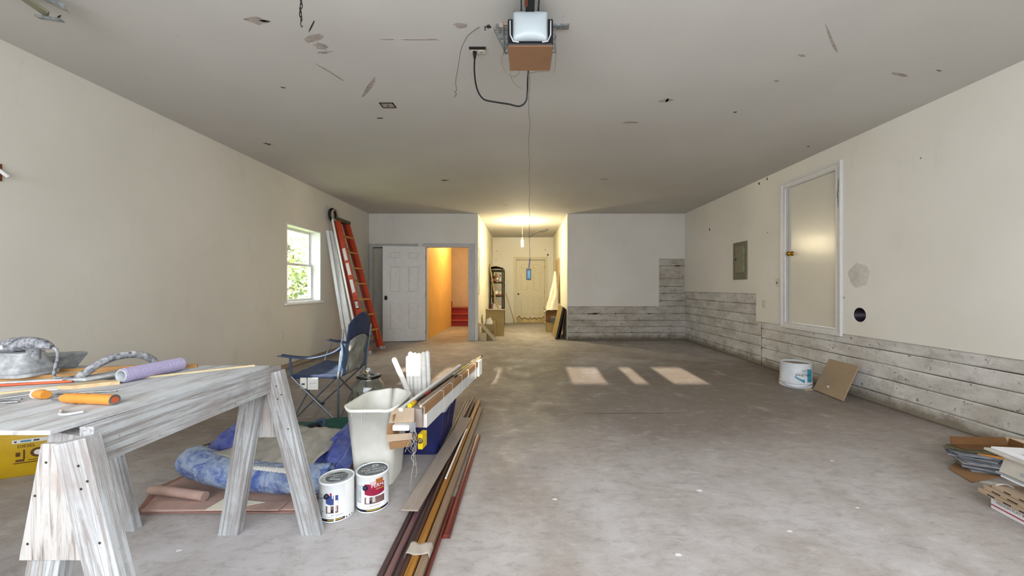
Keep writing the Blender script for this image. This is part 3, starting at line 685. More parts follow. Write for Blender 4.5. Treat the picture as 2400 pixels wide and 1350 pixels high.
# garden beyond the window
gl = build(MB().box(-18, XL-.23, -1, 22, -.5, -.3), 'lawn', 'grass', loc=(0, 0, 0)); tag(gl, 'sunlit green lawn beyond the left window', 'grass', kind='stuff')
def tree(loc, hgt, rad, seed, label):
    random.seed(seed); root = thing('garden_tree', label, 'tree', loc, 'trees beyond the window')
    lx, ly, lz = loc; pts = [(lx+random.uniform(-.05, .05)*i, ly+random.uniform(-.06, .06)*i, lz+hgt*.75*i/6) for i in range(7)]
    m = MB(); m.tube(pts, .1, 9, radii=[.14-.012*i for i in range(7)])
    for k in range(6):
        p = Vector(pts[2+k % 4]); q = p+Vector((random.uniform(-1, 1), random.uniform(-1, 1), random.uniform(.3, .9)))*rad*.8
        m.tube([p, p.lerp(q, .5)+Vector((0, 0, .05)), q], .03, 6, radii=[.05, .03, .012])
    build(m, 'trunk', 'bark', root)
    m = MB(); cl = [(Vector((lx, ly, lz+hgt*.5))+Vector((random.gauss(0, rad*.5), random.gauss(0, rad*.5), random.gauss(0, hgt*.22))), random.uniform(.3, .6)) for _ in range(26)]
    for c_, r_ in cl:
        for _ in range(70):
            p = c_+Vector((random.gauss(0, 1), random.gauss(0, 1), random.gauss(0, 1)))*r_*.55
            u = Vector((random.gauss(0, 1), random.gauss(0, 1), random.gauss(0, 1))).normalized(); v = u.orthogonal().normalized(); s_ = random.uniform(.05, .1)
            m.add([p-u*s_, p-v*s_*.5, p+u*s_, p+v*s_*.5], [(0, 1, 2, 3)])
    f = build(m, 'crown', 'tree_leaf', root, normals=False); f['kind'] = 'stuff'
tree((-6.2, 10.0, -.3), 3.6, 1.0, 1, 'leafy tree with a grey trunk outside the window, nearest the glass')
tree((-9.0, 13.2, -.3), 3.8, 1.3, 2, 'taller leafy tree standing further back outside the window')
tree((-9.6, 17.6, -.3), 4.6, 1.5, 3, 'farthest broad leafy tree seen through the window')
light('garden_spot', 'SPOT', (-6, 3, 8), Vector((-.3, .75, -.75)).to_track_quat('-Z', 'Y').to_euler(), 8000, (1, .96, .85), spot_size=R(95), shadow_soft_size=.1)  # added spot lamp that brightens the trees outside the window

# ------------------------------------------------------------------ wall fittings
def plate(name, label, cat, c, axis, sgn, kind='outlet'):
    root = thing(name, label, cat, c); cx, cy, cz = c
    def bx(du, dz, t0, t1, u=0, z=0):
        m = MB()
        if axis == 'x': m.box(min(cx+sgn*t0, cx+sgn*t1), max(cx+sgn*t0, cx+sgn*t1), cy+u-du, cy+u+du, cz+z-dz, cz+z+dz)
        else: m.box(cx+u-du, cx+u+du, min(cy+sgn*t0, cy+sgn*t1), max(cy+sgn*t0, cy+sgn*t1), cz+z-dz, cz+z+dz)
        return m
    build(bx(.036, .058, 0, .006), 'cover_plate', 'plate', root, bevel=.002)
    if kind == 'switch': build(bx(.006, .013, .006, .016), 'toggle', 'ink', root, bevel=.001)
    else:
        for z in (-.022, .022):
            s_ = build(bx(.015, .015, .006, .009, 0, z), 'socket', 'plate', root, bevel=.002)
            for u in (-.006, .006): build(bx(.0016, .006, .009, .0098, u, z+.003), 'slot', 'black', s_)
    return root
plate('light_switch', 'white toggle light switch left of the flat door on the right wall', 'switch', (XR, 5.29, 1.218), 'x', -1, 'switch')
plate('wall_outlet', 'white double outlet low on the right wall, near the stepped drywall edge', 'outlet', (XR, 5.585, .917), 'x', -1)
plate('wall_outlet', 'ivory double outlet on the left wall below the window', 'outlet', (XL, 5.327, .49), 'x', 1)
ep = thing('electrical_panel', 'grey green steel breaker panel set in the right wall', 'panel', (XR, 6.2, 1.28))
build(MB().box(XR-.014, XR+.01, 6.0, 6.39, 1.28, 1.885), 'cover', 'panel_grey', ep, bevel=.003)
pd = build(MB().box(XR-.024, XR-.013, 6.06, 6.31, 1.39, 1.82), 'door', 'panel_grey_d', ep, bevel=.003)
build(MB().box(XR-.032, XR-.023, 6.275, 6.30, 1.59, 1.63), 'latch', 'black', pd, bevel=.002)
for z in (1.46, 1.74): build(MB().tube([(XR-.022, 6.056, z-.03), (XR-.022, 6.056, z+.03)], .005, 6), 'hinge', 'steel', pd)

# ------------------------------------------------------------------ garage door opener and what hangs from the ceiling
op = thing('garage_door_opener', 'dark garage door opener with white light lens and brown metal underside', 'opener', (.035, 2.25, H))
OX0, OX1, OY0, OY1, OZ = -.088, .164, 2.12, 2.37, 2.50
b = MB(); b.quad8([(OX0, OY0, OZ), (OX1, OY0, OZ), (OX1-.006, OY1, OZ), (OX0+.006, OY1, OZ)], [(OX0, OY0, OZ+.145), (OX1, OY0, OZ+.145), (OX1-.006, OY1, OZ+.145), (OX0+.006, OY1, OZ+.145)])
build(b, 'housing', 'black', op, bevel=.006)
build(MB().box(OX0+.002, OX1-.002, OY0+.004, OY1-.002, OZ-.004, OZ+.001), 'bottom_cover', 'opener_brown', op, bevel=.002)
b = MB()
def lens(u, v):
    x = OX0+.03+.19*u; bul = math.sin(PI*u)**.5*.03 if 0 < u < 1 else 0
    z = OZ+.018+.165*v; bz = math.sin(PI*min(1, max(0, v)))**.5 if 0 < v < 1 else 0
    return (x, OY0-.004-bul*bz*1.2, z)
b.grid(lens, 16, 10); build(b, 'light_lens', 'lens', op, solid=.004)
for s_, x in ((-1, OX0+.012), (1, OX1-.012)): build(MB().tube([(x-s_*.002, OY0-.004, OZ+.13), (x+s_*-.003, OY0-.008, OZ+.05), (x-s_*.02, OY0-.012, OZ+.012), (x-s_*.05, OY0-.012, OZ+.008)], .004, 6), 'lens_clip', 'lid_pale', op)
b = MB(); b.box(.035-.024, .035+.024, -.9, OY0+.15, 2.663, 2.70); build(b, 'rail', 'black_metal', op)
for x in (-.012, .082): build(MB().box(x-.004, x+.004, -.9, OY0+.08, 2.675, 2.712), 'rail_belt', 'black', op)
build(MB().box(.005, .022, 1.98, 2.03, 2.645, 2.662), 'trolley_clip', 'rust', op)
def perforated(p0, p1, wd_, mat, parent, name, up=(0, 0, 1)):
    """slotted angle iron: flange with real punched slots plus a return flange"""
    p0, p1 = Vector(p0), Vector(p1); d = (p1-p0); L = d.length; d.normalize(); sd_ = d.cross(Vector(up)).normalized(); u = sd_.cross(d)
    m = MB(); n = max(2, int(L/.03)); st_ = L/n; t = .0025
    def bar(a0, a1, s0, s1, h0=0, h1=t): m.quad8([p0+d*a0+sd_*s0+u*h0, p0+d*a1+sd_*s0+u*h0, p0+d*a1+sd_*s1+u*h0, p0+d*a0+sd_*s1+u*h0], [p0+d*a0+sd_*s0+u*h1, p0+d*a1+sd_*s0+u*h1, p0+d*a1+sd_*s1+u*h1, p0+d*a0+sd_*s1+u*h1])
    bar(0, L, -wd_/2, -wd_/2+.009); bar(0, L, wd_/2-.009, wd_/2)
    for i in range(n+1): bar(max(0, i*st_-.008), min(L, i*st_+.008), -wd_/2+.009, wd_/2-.009)
    bar(0, L, wd_/2-t, wd_/2, t, .02)
    return build(m, name, mat, parent)
perforated((-.165, 2.33, H-.012), (.275, 2.33, H-.012), .034, 'galv', op, 'ceiling_angle')
build(MB().box(-.145, -.09, 2.30, 2.318, H-.03, H-.003), 'wood_block', 'mud', op)
perforated((-.165, 2.335, H-.018), (-.094, 2.32, 2.575), .036, 'galv', op, 'hanger_strap', (0, -1, 0))
perforated((-.105, 2.30, H-.018), (-.100, 2.26, 2.54), .034, 'galv', op, 'hanger_strap', (0, -1, 0))
perforated((.182, 2.30, H-.018), (.176, 2.26, 2.54), .030, 'galv', op, 'hanger_strap', (0, -1, 0))
def curve_pts(pts, n=8):
    pts = [Vector(p) for p in pts]; out = []
    for i in range(len(pts)-1):
        p0, p1, p2, p3 = pts[max(i-1, 0)], pts[i], pts[i+1], pts[min(i+2, len(pts)-1)]
        for k in range(n):
            t = k/n; out.append(0.5*((2*p1)+(p2-p0)*t+(2*p0-5*p1+4*p2-p3)*t*t+(3*p1-p0-3*p2+p3)*t**3))
    out.append(pts[-1]); return out
def px3(lst): return [PP(*q) for q in lst]
eo = thing('ceiling_outlet', 'white double outlet on the ceiling left of the opener, opener plugged in', 'outlet', (-.30, 2.575, H))
build(MB().box(-.355, -.255, 2.545, 2.605, H-.008, H), 'cover_plate', 'plate', eo, bevel=.002)
build(MB().box(-.36, -.25, 2.535, 2.547, H-.012, H), 'box_rim', 'black', eo)
for x in (-.328, -.282):
    s_ = build(MB().box(x-.014, x+.014, 2.56, 2.59, H-.012, H-.007), 'socket', 'plate', eo, bevel=.002)
    build(MB().box(x-.006, x-.003, 2.568, 2.582, H-.0135, H-.0115).box(x+.003, x+.006, 2.568, 2.582, H-.0135, H-.0115), 'slot', 'black', s_)
pc = thing('power_cord', 'thick black cord looping from the ceiling outlet down to the opener', 'cord', (-.33, 2.57, H))
build(MB().tube([(-.327, 2.573, H-.012), (-.327, 2.570, H-.055)], .012, 10, radii=[.015, .008]), 'plug', 'black', pc)
build(MB().tube(curve_pts([(-.327, 2.570, H-.05)]+px3([(1112, 170, 2.56), (1118, 208, 2.54), (1133, 232, 2.52), (1160, 239, 2.5), (1192, 244, 2.47), (1217, 249, 2.45), (1232, 238, 2.43), (1236, 215, 2.41), (1237, 180, 2.40)])+[(.035, 2.372, 2.53)]), .0052, 8), 'cable', 'cable', pc)
wi = build(MB().tube(curve_pts(px3([(1137, 62, 2.335), (1128, 61, 2.34), (1110, 73, 2.36), (1096, 85, 2.37), (1081, 115, 2.36), (1075, 150, 2.34), (1068, 190, 2.33), (1070, 210, 2.33), (1066, 216, 2.33), (1070, 220, 2.33), (1064, 228, 2.33)]), 5), .0016, 5), 'loose_wire', 'wire'); tag(wi, 'thin grey loose wire curling down from the ceiling, left of the opener', 'wire')
b = MB(); b.tube([(-.233, 2.335, H-.002), (-.233, 2.33, H-.03)], .003, 6); build(b, 'wire_staple', 'black', wi)
for lab, pts_ in (('thin dark wire looping below the left side of the opener', [(1190, 108, 2.25), (1176, 135, 2.24), (1180, 160, 2.24), (1196, 178, 2.24), (1212, 177, 2.26), (1219, 165, 2.30)]),
                  ('thin dark wire crossing the brown underside and trailing free below it', [(1212, 110, 2.28), (1197, 140, 2.25), (1197, 175, 2.25), (1205, 195, 2.25), (1221, 207, 2.25)]),
                  ('thin wire strung below the right side of the opener to its centre', [(1296, 100, 2.25), (1293, 135, 2.24), (1288, 165, 2.24), (1262, 168, 2.28), (1238, 172, 2.33)]),
                  ('short tan wire dangling free right of the opener', [(1298, 95, 2.24), (1303, 120, 2.24), (1302, 145, 2.24), (1300, 172, 2.24)])):
    o = build(MB().tube(curve_pts(px3(pts_), 5), .0014, 5), 'opener_wire', 'wire_tan'); tag(o, lab, 'wire', 'sensor wires around the opener')
random.seed(22); pts_ = [(.036, 2.39, 2.50)]
for i in range(1, 15):
    t = i/14; pts_.append((.036+random.uniform(-.004, .004), 2.385, 2.50-t*1.155))
rc = thing('hanging_remote', 'blue and black remote dangling on a long thin wire in mid room', 'remote', (.036, 2.385, 2.5))
build(MB().tube(curve_pts(pts_, 4), .0012, 5), 'wire', 'wire', rc)
build(MB().tube(curve_pts(px3([(1241, 557, 2.385), (1250, 550, 2.37), (1262, 544, 2.36), (1275, 540, 2.35), (1284, 537, 2.35), (1280, 542, 2.35), (1266, 544, 2.36)]), 5), .0014, 5), 'wire_end', 'wire', rc)
build(MB().tube([PP(1242, 605, 2.385), PP(1241, 615, 2.385), PP(1240, 628, 2.385)], .004, 6), 'wire_wrap', 'navy', rc)
p = PP(1239, 643, 2.385)
build(MB().box(p.x-.015, p.x+.015, 2.377, 2.393, p.z-.035, p.z+.035), 'case', 'black', rc, bevel=.003)
build(MB().box(p.x-.010, p.x+.010, 2.375, 2.378, p.z-.028, p.z+.026), 'label_strip', 'remote_blue', rc)
build(MB().box(p.x-.001, p.x+.006, 2.3735, 2.376, p.z-.02, p.z+.022), 'print', 'teal_w', rc)
# chain at top
random.seed(2); chn = thing('hanging_chain', 'dark steel chain with an end hook hanging from the ceiling, upper left', 'chain', (-1.16, 2.0, H))
zt = H
for k in range(9):
    z = H-.012-k*.022
    m = MB(); pl = []
    for j in range(13):
        a = 2*PI*j/12; u, v = .0055*math.cos(a), .0145*math.sin(a); off = .003*math.sin(k*1.7)
        pl.append((-1.16+off+(u if k % 2 else 0), 2.0+(0 if k % 2 else u), z+v))
    m.tube(pl, .0022, 6, cap=False); build(m, 'link', 'black_metal', chn)
build(MB().tube(curve_pts([(-1.16, 2, H-.20), (-1.16, 2, H-.222), (-1.156, 2, H-.232), (-1.150, 2, H-.226)], 4), .002, 6), 'hook', 'black_metal', chn)
# door track hanger top-left, wall hook at left edge
hg = thing('track_hanger', 'weathered steel door track hanger with wood block, top left of ceiling', 'bracket', (-2.6, 2.05, H))
perforated((-2.66, 1.98, H-.01), (-2.47, 2.08, H-.09), .05, 'galv', hg, 'hanger_angle')
b = MB(); b.obox((-2.66, 1.93, H-.03), (-2.56, 2.07, H-.12), .07, .012); build(b, 'plate', 'panel_grey', hg, bevel=.002)
b = MB(); b.obox((-2.62, 2.07, H-.13), (-2.49, 2.07, H-.15), .03, .01); build(b, 'track_end', 'galv', hg, bevel=.002)
build(MB().box(-2.70, -2.60, 1.9, 2.02, H-.05, H-.001), 'wood_block', 'rust', hg, bevel=.002)
hk = thing('wall_hook', 'red brown bracket with a chipped white tip at the left edge', 'hook', (XL, 2.40, 1.87))
build(MB().box(XL, XL+.012, 2.36, 2.46, 1.84, 1.95), 'base', 'rust', hk, bevel=.003)
build(MB().tube(curve_pts([(XL+.01, 2.42, 1.915), (XL+.035, 2.43, 1.90), (XL+.05, 2.445, 1.878), (XL+.055, 2.455, 1.868)]), .012, 8, radii=None), 'arm', 'white_paint', hk)
# ceiling electrical boxes
def cbox(px, py, label, w2=.06, h2=.045):
    c = Vector(on_ceil(px, py)); r_ = thing('ceiling_box', label, 'junction box', (c.x, c.y, H)); m = MB()
    for a in ((-w2, w2, -h2, -h2+.008), (-w2, w2, h2-.008, h2), (-w2, -w2+.01, -h2, h2), (w2-.01, w2, -h2, h2)): m.box(c.x+a[0], c.x+a[1], c.y+a[2], c.y+a[3], H-.006, H)
    build(m, 'rim', 'patch_d', r_); build(MB().box(c.x-w2+.01, c.x+w2-.01, c.y-h2+.008, c.y+h2-.008, H-.003, H), 'cover', 'patch', r_)
    build(MB().sphere((c.x, c.y, H-.004), .008, 8, 6), 'screw', 'patch_d', r_)
cbox(909, 246, 'open rectangular electrical box in the ceiling left of centre')

# ------------------------------------------------------------------ hallway contents
bl_ = thing('ceiling_bulb', 'lit tubular bulb hanging on a short cord in the hallway', 'lamp', (-.03, 9.26, H))
build(MB().tube([(-.03, 9.26, H), (-.028, 9.26, 2.35)], .004, 6), 'cord', 'white_plastic', bl_)
build(MB().lathe([(.0005, .02), (.03, .02), (.03, .0), (.0005, 0)], (-.03, 9.26, H-.02), 16), 'ceiling_rose', 'white_plastic', bl_)
build(MB().lathe([(.018, 0), (.02, .05), (.012, .06)], (-.03, 9.26, 2.30), 14, capt=True, capb=True), 'lamp_holder', 'white_plastic', bl_)
bu = build(MB().lathe([(.0005, -.19), (.02, -.185), (.028, -.17), (.028, -.02), (.02, 0)], (-.03, 9.26, 2.31), 14), 'bulb', 'bulb', bl_)
bu.visible_shadow = True
sh = thing('storage_shelf', 'dark brown five tier shelf unit against the left hallway wall', 'shelf', (-.78, 11.4, 0))
SX0, SX1, SYa, SYb = -.965, -.58, 10.9, 11.9
for x in (SX0, SX1-.04):
    for y_ in (SYa, SYb-.04): build(MB().box(x, x+.04, y_, y_+.04, 0, 1.69), 'post', 'shelf', sh, bevel=.003)
lv = [.10, .53, .91, 1.30, 1.65]
for z in lv: build(MB().box(SX0+.001, SX1-.001, SYa+.002, SYb-.002, z-.035, z), 'shelf_board', 'shelf', sh, bevel=.003)
cv = MB(); cv.grid(lambda u, v: (SX0-.01+u*.38, SYa-.015+v*.9, 1.70+.03*math.sin(PI*u)+.012*math.sin(v*9+u*4)), 10, 10); o = build(cv, 'folded_cover', 'shelf', solid=.01); tag(o, 'brown sagging cloth laid over the top of the hallway shelf', 'cloth')
random.seed(31)
def bottle(x, y, z, r, h, mat, capm, label):
    ro = thing('bottle', label, 'bottle', (x, y, z), 'bottles on the upper hallway shelf')
    build(MB().lathe([(.0005, 0), (r, .002), (r, h*.6), (r*.4, h*.78), (r*.4, h*.86)], (x, y, z), 14), 'body', mat, ro)
    build(MB().lathe([(r*.48, h*.84), (r*.48, h), (.0005, h)], (x, y, z), 12), 'cap', capm, ro)
    build(MB().lathe([(r*1.02, h*.12), (r*1.02, h*.42)], (x, y, z), 14), 'label_band', random.choice(['amber', 'paper', 'red_print']), ro)
for i, (x, y, r, h, m1, m2, lab) in enumerate(((-.86, 11.05, .045, .22, 'black', 'yellow', 'dark bottle leftmost on the upper hallway shelf'), (-.80, 11.2, .05, .25, 'amber', 'steel', 'tall amber bottle on the upper hallway shelf, behind the rest'), (-.745, 11.03, .035, .16, 'white_plastic', 'red', 'short white bottle in the middle of the upper hallway shelf'), (-.665, 11.05, .04, .20, 'lid_pale', 'black', 'pale bottle with dark cap near the right shelf post'))):
    bottle(x, y, 1.301, r, h, m1, m2, lab)
random.seed(7)
def lump(name, c, rx, ry, rz, mat, label, cat, seed, group=None):
    random.seed(seed); m = MB(); n, k = 20, 12
    vs = []
    for i in range(k+1):
        for j in range(n):
            t = PI*i/k; a = 2*PI*j/n; d = Vector((math.sin(t)*math.cos(a), math.sin(t)*math.sin(a), -math.cos(t)))
            q = 1+.35*noise.noise(d*2.2+Vector((seed, 0, 0)))+.12*noise.noise(d*6)
            vs.append((c[0]+d.x*rx*q, c[1]+d.y*ry*q, max(c[2], c[2]+rz+d.z*rz*q)))
    fs = [(i*n+j, i*n+(j+1) % n, (i+1)*n+(j+1) % n, (i+1)*n+j) for i in range(k) for j in range(n)]
    m.add(vs, fs, True); o = build(m, name, mat); tag(o, label, cat, group); return o
lump('plastic_bag', (-.79, 11.06, .911), .07, .10, .075, 'cloth_white', 'crumpled white bag on the middle hallway shelf', 'bag', 3)
lump('rag', (-.66, 11.04, .911), .04, .07, .06, 'cloth_white', 'small white rag beside the bag on the middle hallway shelf', 'rag', 5)
def tbox(name, label, cat, x0, x1, y0, y1, z0, z1, mat, group=None, lid=None, bev=.003):
    root = thing(name, label, cat, ((x0+x1)/2, (y0+y1)/2, z0), group)
    build(MB().box(x0, x1, y0, y1, z0, z1), 'body', mat, root, bevel=bev)
    if lid: build(MB().box(x0-.002, x1+.002, y0-.002, y1+.002, z1-.02, z1+.003), 'lid', lid, root, bevel=.002)
    return root
tbox('tool_tin', 'red tin lying on the middle hallway shelf', 'tin', -.73, -.63, 10.905, 10.97, .911, .945, 'red', None, 'red_nose')
for x0, x1, z0, z1, mt, lab in ((-.93, -.885, .531, .70, 'red_nose', 'orange box at the left end of the lower hallway shelf'), (-.875, -.79, .531, .60, 'white_card', 'small white box low on the lower hallway shelf'), (-.87, -.80, .6035, .67, 'white_card', 'white box stacked on another on the lower hallway shelf'), (-.78, -.735, .531, .68, 'paper', 'upright white carton on the lower hallway shelf'), (-.725, -.63, .531, .62, 'lid_pale', 'wide pale carton at the right end of the lower hallway shelf')):
    tbox('carton', lab, 'box', x0, x1, 10.95, 11.1, z0, z1, mt, 'cartons on the lower hallway shelf', 'paper' if mt != 'paper' else 'lid_pale')
s_ = build(MB().tube(curve_pts([(-.95, 10.84, 1.80), (-.93, 10.82, 1.62), (-.86, 10.80, 1.25), (-.80, 10.78, .88), (-.72, 10.74, .60), (-.60, 10.70, .30), (-.55, 10.66, .015)], 5), .02, 8, radii=None), 'walking_stick', 'stick'); tag(s_, 'crooked bare branch leaning across the front of the hallway shelf', 'stick')
s_ = build(MB().tube([(-.55, 11.95, .96), (-.28, 12.24, .008)], .009, 7), 'thin_rod', 'stick'); tag(s_, 'thin straight rod leaning between the shelf and the hallway door', 'rod')
# cardboard sheets, box, boards by the left hall wall
o = thing('flat_carton', 'large flattened cardboard carton standing before the hallway shelf', 'box', (-.68, 9.06, 0))
b = MB(); b.quad8([(-.90, 9.04, 0), (-.46, 9.02, 0), (-.46, 9.10, 0), (-.90, 9.12, 0)], [(-.90, 9.14, .625), (-.46, 9.12, .615), (-.46, 9.2, .615), (-.90, 9.22, .625)]); build(b, 'carton_body', 'card_hall', o, bevel=.003)
b = MB(); b.quad8([(-.915, 9.09, .622), (-.44, 9.07, .612), (-.44, 9.24, .612), (-.915, 9.26, .622)], [(-.915, 9.09, .634), (-.44, 9.07, .624), (-.44, 9.24, .624), (-.915, 9.26, .634)]); build(b, 'flap', 'card_l', o)
def open_box(name, label, x0, x1, y0, y1, z0, z1, mat, flaps=(1, 1, 1, 1), txt=None, group=None, skew=0.0, inner='card_d'):
    root = thing(name, label, 'box', ((x0+x1)/2, (y0+y1)/2, z0), group); t = .006
    m = MB(); m.box(x0, x1, y0, y0+t, z0, z1).box(x0, x1, y1-t, y1, z0, z1).box(x0, x0+t, y0+t, y1-t, z0, z1).box(x1-t, x1, y0+t, y1-t, z0, z1).box(x0+t, x1-t, y0+t, y1-t, z0, z0+t)
    build(m, 'box_body', mat, root)
    L = (y1-y0)*.32; dz = .05
    fl_ = [((x0, y0, z1), (x1, y0, z1), (0, -L*.8, L*.55)), ((x0, y1, z1), (x1, y1, z1), (0, L*.5, L*.8)), ((x0, y0, z1), (x0, y1, z1), (-L*.7, 0, L*.5)), ((x1, y0, z1), (x1, y1, z1), (L*.5, 0, L*.8))]
    for on, (a, b_, d) in zip(flaps, fl_):
        if on:
            a, b_, d = Vector(a), Vector(b_), Vector(d); e = (b_-a)*.04; nn = (b_-a).cross(d).normalized()*.004
            m = MB(); m.prism([a, b_, b_+d-e, a+d+e], nn); build(m, 'flap', mat, root)
    if txt:
        for s_, sz, x, z, mt in txt: text('lettering', s_, sz, lambda u, v, x=x, z=z: (x+u, y0-.0012, z+v), mt, root)
    return root
open_box('cardboard_box', 'open cardboard box printed This beside the hallway corner', -.87, -.63, 8.42, 8.66, 0, .34, 'card_hall', (0, 1, 0, 0), [('This', .09, -.72, .17, 'ink_maroon')])
lump('paper_wad', (-.76, 8.53, .012), .085, .085, .225, 'cloth_white', 'crumpled white wrapping paper sticking out of the printed box', 'paper', 11)
for k, (a, b_, wd_, mt, lab) in enumerate((((-.955, 8.36, .0), (-.975, 8.40, .37), .03, 'block', 'short upright stick against the hallway corner'),
        ((-.60, 8.30, .0), (-.93, 8.36, .36), .075, 'pale_strip', 'pale offcut board leaning on the front of the printed box'),
        ((-.93, 8.22, .0), (-.72, 8.22, .0), .02, 'block', 'short pale stick lying on the floor at the hallway corner'))):
    if k == 2: continue
    o = board('wood_offcut', a, b_, wd_, .016, mt, None, (0, 1, 0), zmin=0); tag(o, lab, 'board', 'wood offcuts at the hallway entrance')
o = build(MB().box(-.94, -.80, 8.28, 8.33, 0, .17), 'wood_offcut', 'pale_strip', bevel=.003, loc=(-.87, 8.3, 0)); tag(o, 'squat pale board end in front of the printed box', 'board', 'wood offcuts at the hallway entrance')
for k, (y_, h_, d_) in enumerate(((8.9, .47, 'nearest'), (9.0, .43, 'middle'), (9.12, .50, 'farthest'))):
    o = board('wall_lath', (-.94, y_, 0), (-.978, y_+.02, h_), .022, .012, ('stick', 'shelf', 'pale_strip')[k], None, (1, 0, 0), zmin=0); tag(o, 'thin lath leaning on the left hallway wall, %s of three' % d_, 'lath', 'laths on the left hallway wall')
o = build(MB().tube(curve_pts([(HXL+.006, 8.40, 2.02), (HXL+.02, 8.42, 1.85), (HXL+.012, 8.40, 1.78), (HXL+.018, 8.46, 1.5), (HXL+.01, 8.42, 1.3), (HXL+.016, 8.46, 1.1), (HXL+.008, 8.42, .98)], 6), .004, 6), 'hanging_cable', 'wire'); tag(o, 'dark frayed cable hanging down the left hallway wall', 'cable')
# right side of hallway
def lean(name, label, cat, y0, y1, xb, xt, h, th, mat, edge, group=None):
    root = thing(name, label, cat, ((xb+xt)/2, (y0+y1)/2, 0), group)
    n = Vector((h, 0, -(xt-xb))).normalized()   # towards the wall, down
    A = [Vector((xb, y0, 0)), Vector((xb, y1, 0)), Vector((xt, y1, h)), Vector((xt, y0, h))]
    n = (A[1]-A[0]).cross(A[3]-A[0]).normalized(); n = -n if n.x < 0 else n
    m = MB(); sk = [p+n*.004 for p in A]; m.quad8(A, sk); build(m, 'face_sheet', mat, root)
    m = MB(); w_ = .03
    def strip(p, q, r_, s2): m.quad8([p, q, r_, s2], [v+n*(th-.004) for v in (p, q, r_, s2)])
    u = (A[1]-A[0]).normalized(); v = (A[3]-A[0]).normalized(); q = sk
    strip(q[0], q[1], q[1]+v*w_, q[0]+v*w_); strip(q[3]-v*w_, q[2]-v*w_, q[2], q[3]); strip(q[0]+v*w_, q[0]+v*w_+u*w_, q[3]-v*w_+u*w_, q[3]-v*w_); strip(q[1]+v*w_-u*w_, q[1]+v*w_, q[2]-v*w_, q[2]-v*w_-u*w_)
    mz = min(v_[2] for v_ in m.v)
    o = build(m, 'back_frame', edge, root)
    if mz < 0: root.location.z -= mz-.001
    return root
lean('framed_board', 'pale framed panel leaning at the right hallway corner, in front', 'panel', 8.47, 9.42, .70, .86, .70, .05, 'card_hall', 'shelf')
lean('framed_board', 'dark framed panel tucked behind the pale one at the right hallway corner', 'panel', 8.50, 9.35, .80, .925, .67, .02, 'shelf', 'card_d')
open_box('cardboard_box', 'lower cardboard box with a wide open flap on the right hallway floor', .59, .93, 9.8, 10.15, 0, .25, 'card_hall', (0, 0, 1, 0))
open_box('cardboard_box', 'upper cardboard box stacked under the white sheet', .585, .92, 9.82, 10.15, .257, .56, 'card_d', (0, 0, 1, 0))
tbox('book_stack', 'dark grey binder standing between the stacked hallway boxes', 'binder', .70, .90, 9.72, 9.80, .26, .40, 'tile_d', None, 'tile')
# draped white sheet
m = MB()
def sheet(u, v):
    a = 2*PI*u; z = 1.56-v*1.0; r = .028+.15*v**1.2+.026*math.sin(a*6+v*4+2*noise.noise(Vector((a, v*3, 0))))*v+.03*noise.noise(Vector((math.cos(a)*2, math.sin(a)*2, v*5)))*v
    return (.82+r*math.cos(a)*.85-.10*v**2, 10.0+r*math.sin(a), z)
m.grid(sheet, 48, 24); o = build(m, 'draped_sheet', 'cloth_white', solid=.004); tag(o, 'white cotton sheet bunched in a tall cone over the hallway boxes', 'sheet')
m = MB(); m.grid(lambda u, v: (.53+.40*u, 9.78+.40*v, .572+.035*abs(noise.noise(Vector((u*5, v*5, 2))))+(.0 if u > .2 else -.05*(1-u/.2))), 20, 16); o = build(m, 'sheet_edge', 'cloth_white', solid=.004); tag(o, 'trailing hem of white cloth spread on the upper hallway box', 'cloth')
o = board('wall_board', (.938, 10.6, .73), (.938, 10.6, 1.93), 1.0, .016, 'block', None, (1, 0, 0)); tag(o, 'tall brown board fixed upright on the right hallway wall', 'board')

# ------------------------------------------------------------------ ladder and trim boards on the left wall
ld = thing('step_ladder', 'folded orange fibreglass stepladder leaning on the left wall by the window', 'ladder', (-2.68, 6.9, 0))
B0, B1 = Vector((-2.68, 6.64, 0)), Vector((-2.64, 7.19, 0)); T0, T1 = Vector((-3.245, 6.69, 2.32)), Vector((-3.245, 7.08, 2.32))
fw = Vector((1, 0, .24)).normalized()      # steps face the room
def rail(a, b_, wdt, th, mat, name='rail'):
    return board(name, a, b_, wdt, th, mat, ld, up=(0, 1, 0), zmin=0, bevel=.002)
ins = Vector((-.055, 0, -.014))
for a, t in ((B0, T0), (B1, T1)):
    rail(a, t, .085, .010, 'orange_f')
    # channel flanges
    sgn = 1 if a is B0 else -1
    for k in (-1, 1):
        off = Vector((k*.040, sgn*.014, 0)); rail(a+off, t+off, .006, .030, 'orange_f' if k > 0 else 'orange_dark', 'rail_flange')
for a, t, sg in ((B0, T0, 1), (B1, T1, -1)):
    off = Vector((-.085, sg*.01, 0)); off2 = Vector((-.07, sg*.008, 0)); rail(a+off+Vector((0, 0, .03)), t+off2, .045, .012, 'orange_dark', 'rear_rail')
for i, t in enumerate((.885, .765, .645, .525, .405, .285, .165)):
    a = B0.lerp(T0, t); c_ = B1.lerp(T1, t)
    st_ = build(MB().obox(a+Vector((.0, .012, 0)), c_+Vector((.0, -.012, 0)), .078, .024), 'step', 'step_y', ld, bevel=.003)
    if i == 6:
        for q, s2 in ((a, 1), (c_, -1)): build(MB().obox(q+Vector((.03, s2*.02, -.20)), q+Vector((.03, s2*.10, -.012)), .02, .006, (1, 0, 0)), 'knee_brace', 'step_y', ld)
for t in (.8, .55, .32, .1):
    a = B0.lerp(T0, t)+Vector((-.085, .01, 0)); c_ = B1.lerp(T1, t)+Vector((-.085, -.01, 0)); build(MB().obox(a, c_, .03, .006, (1, 0, 0)), 'rear_brace', 'step_y', ld)
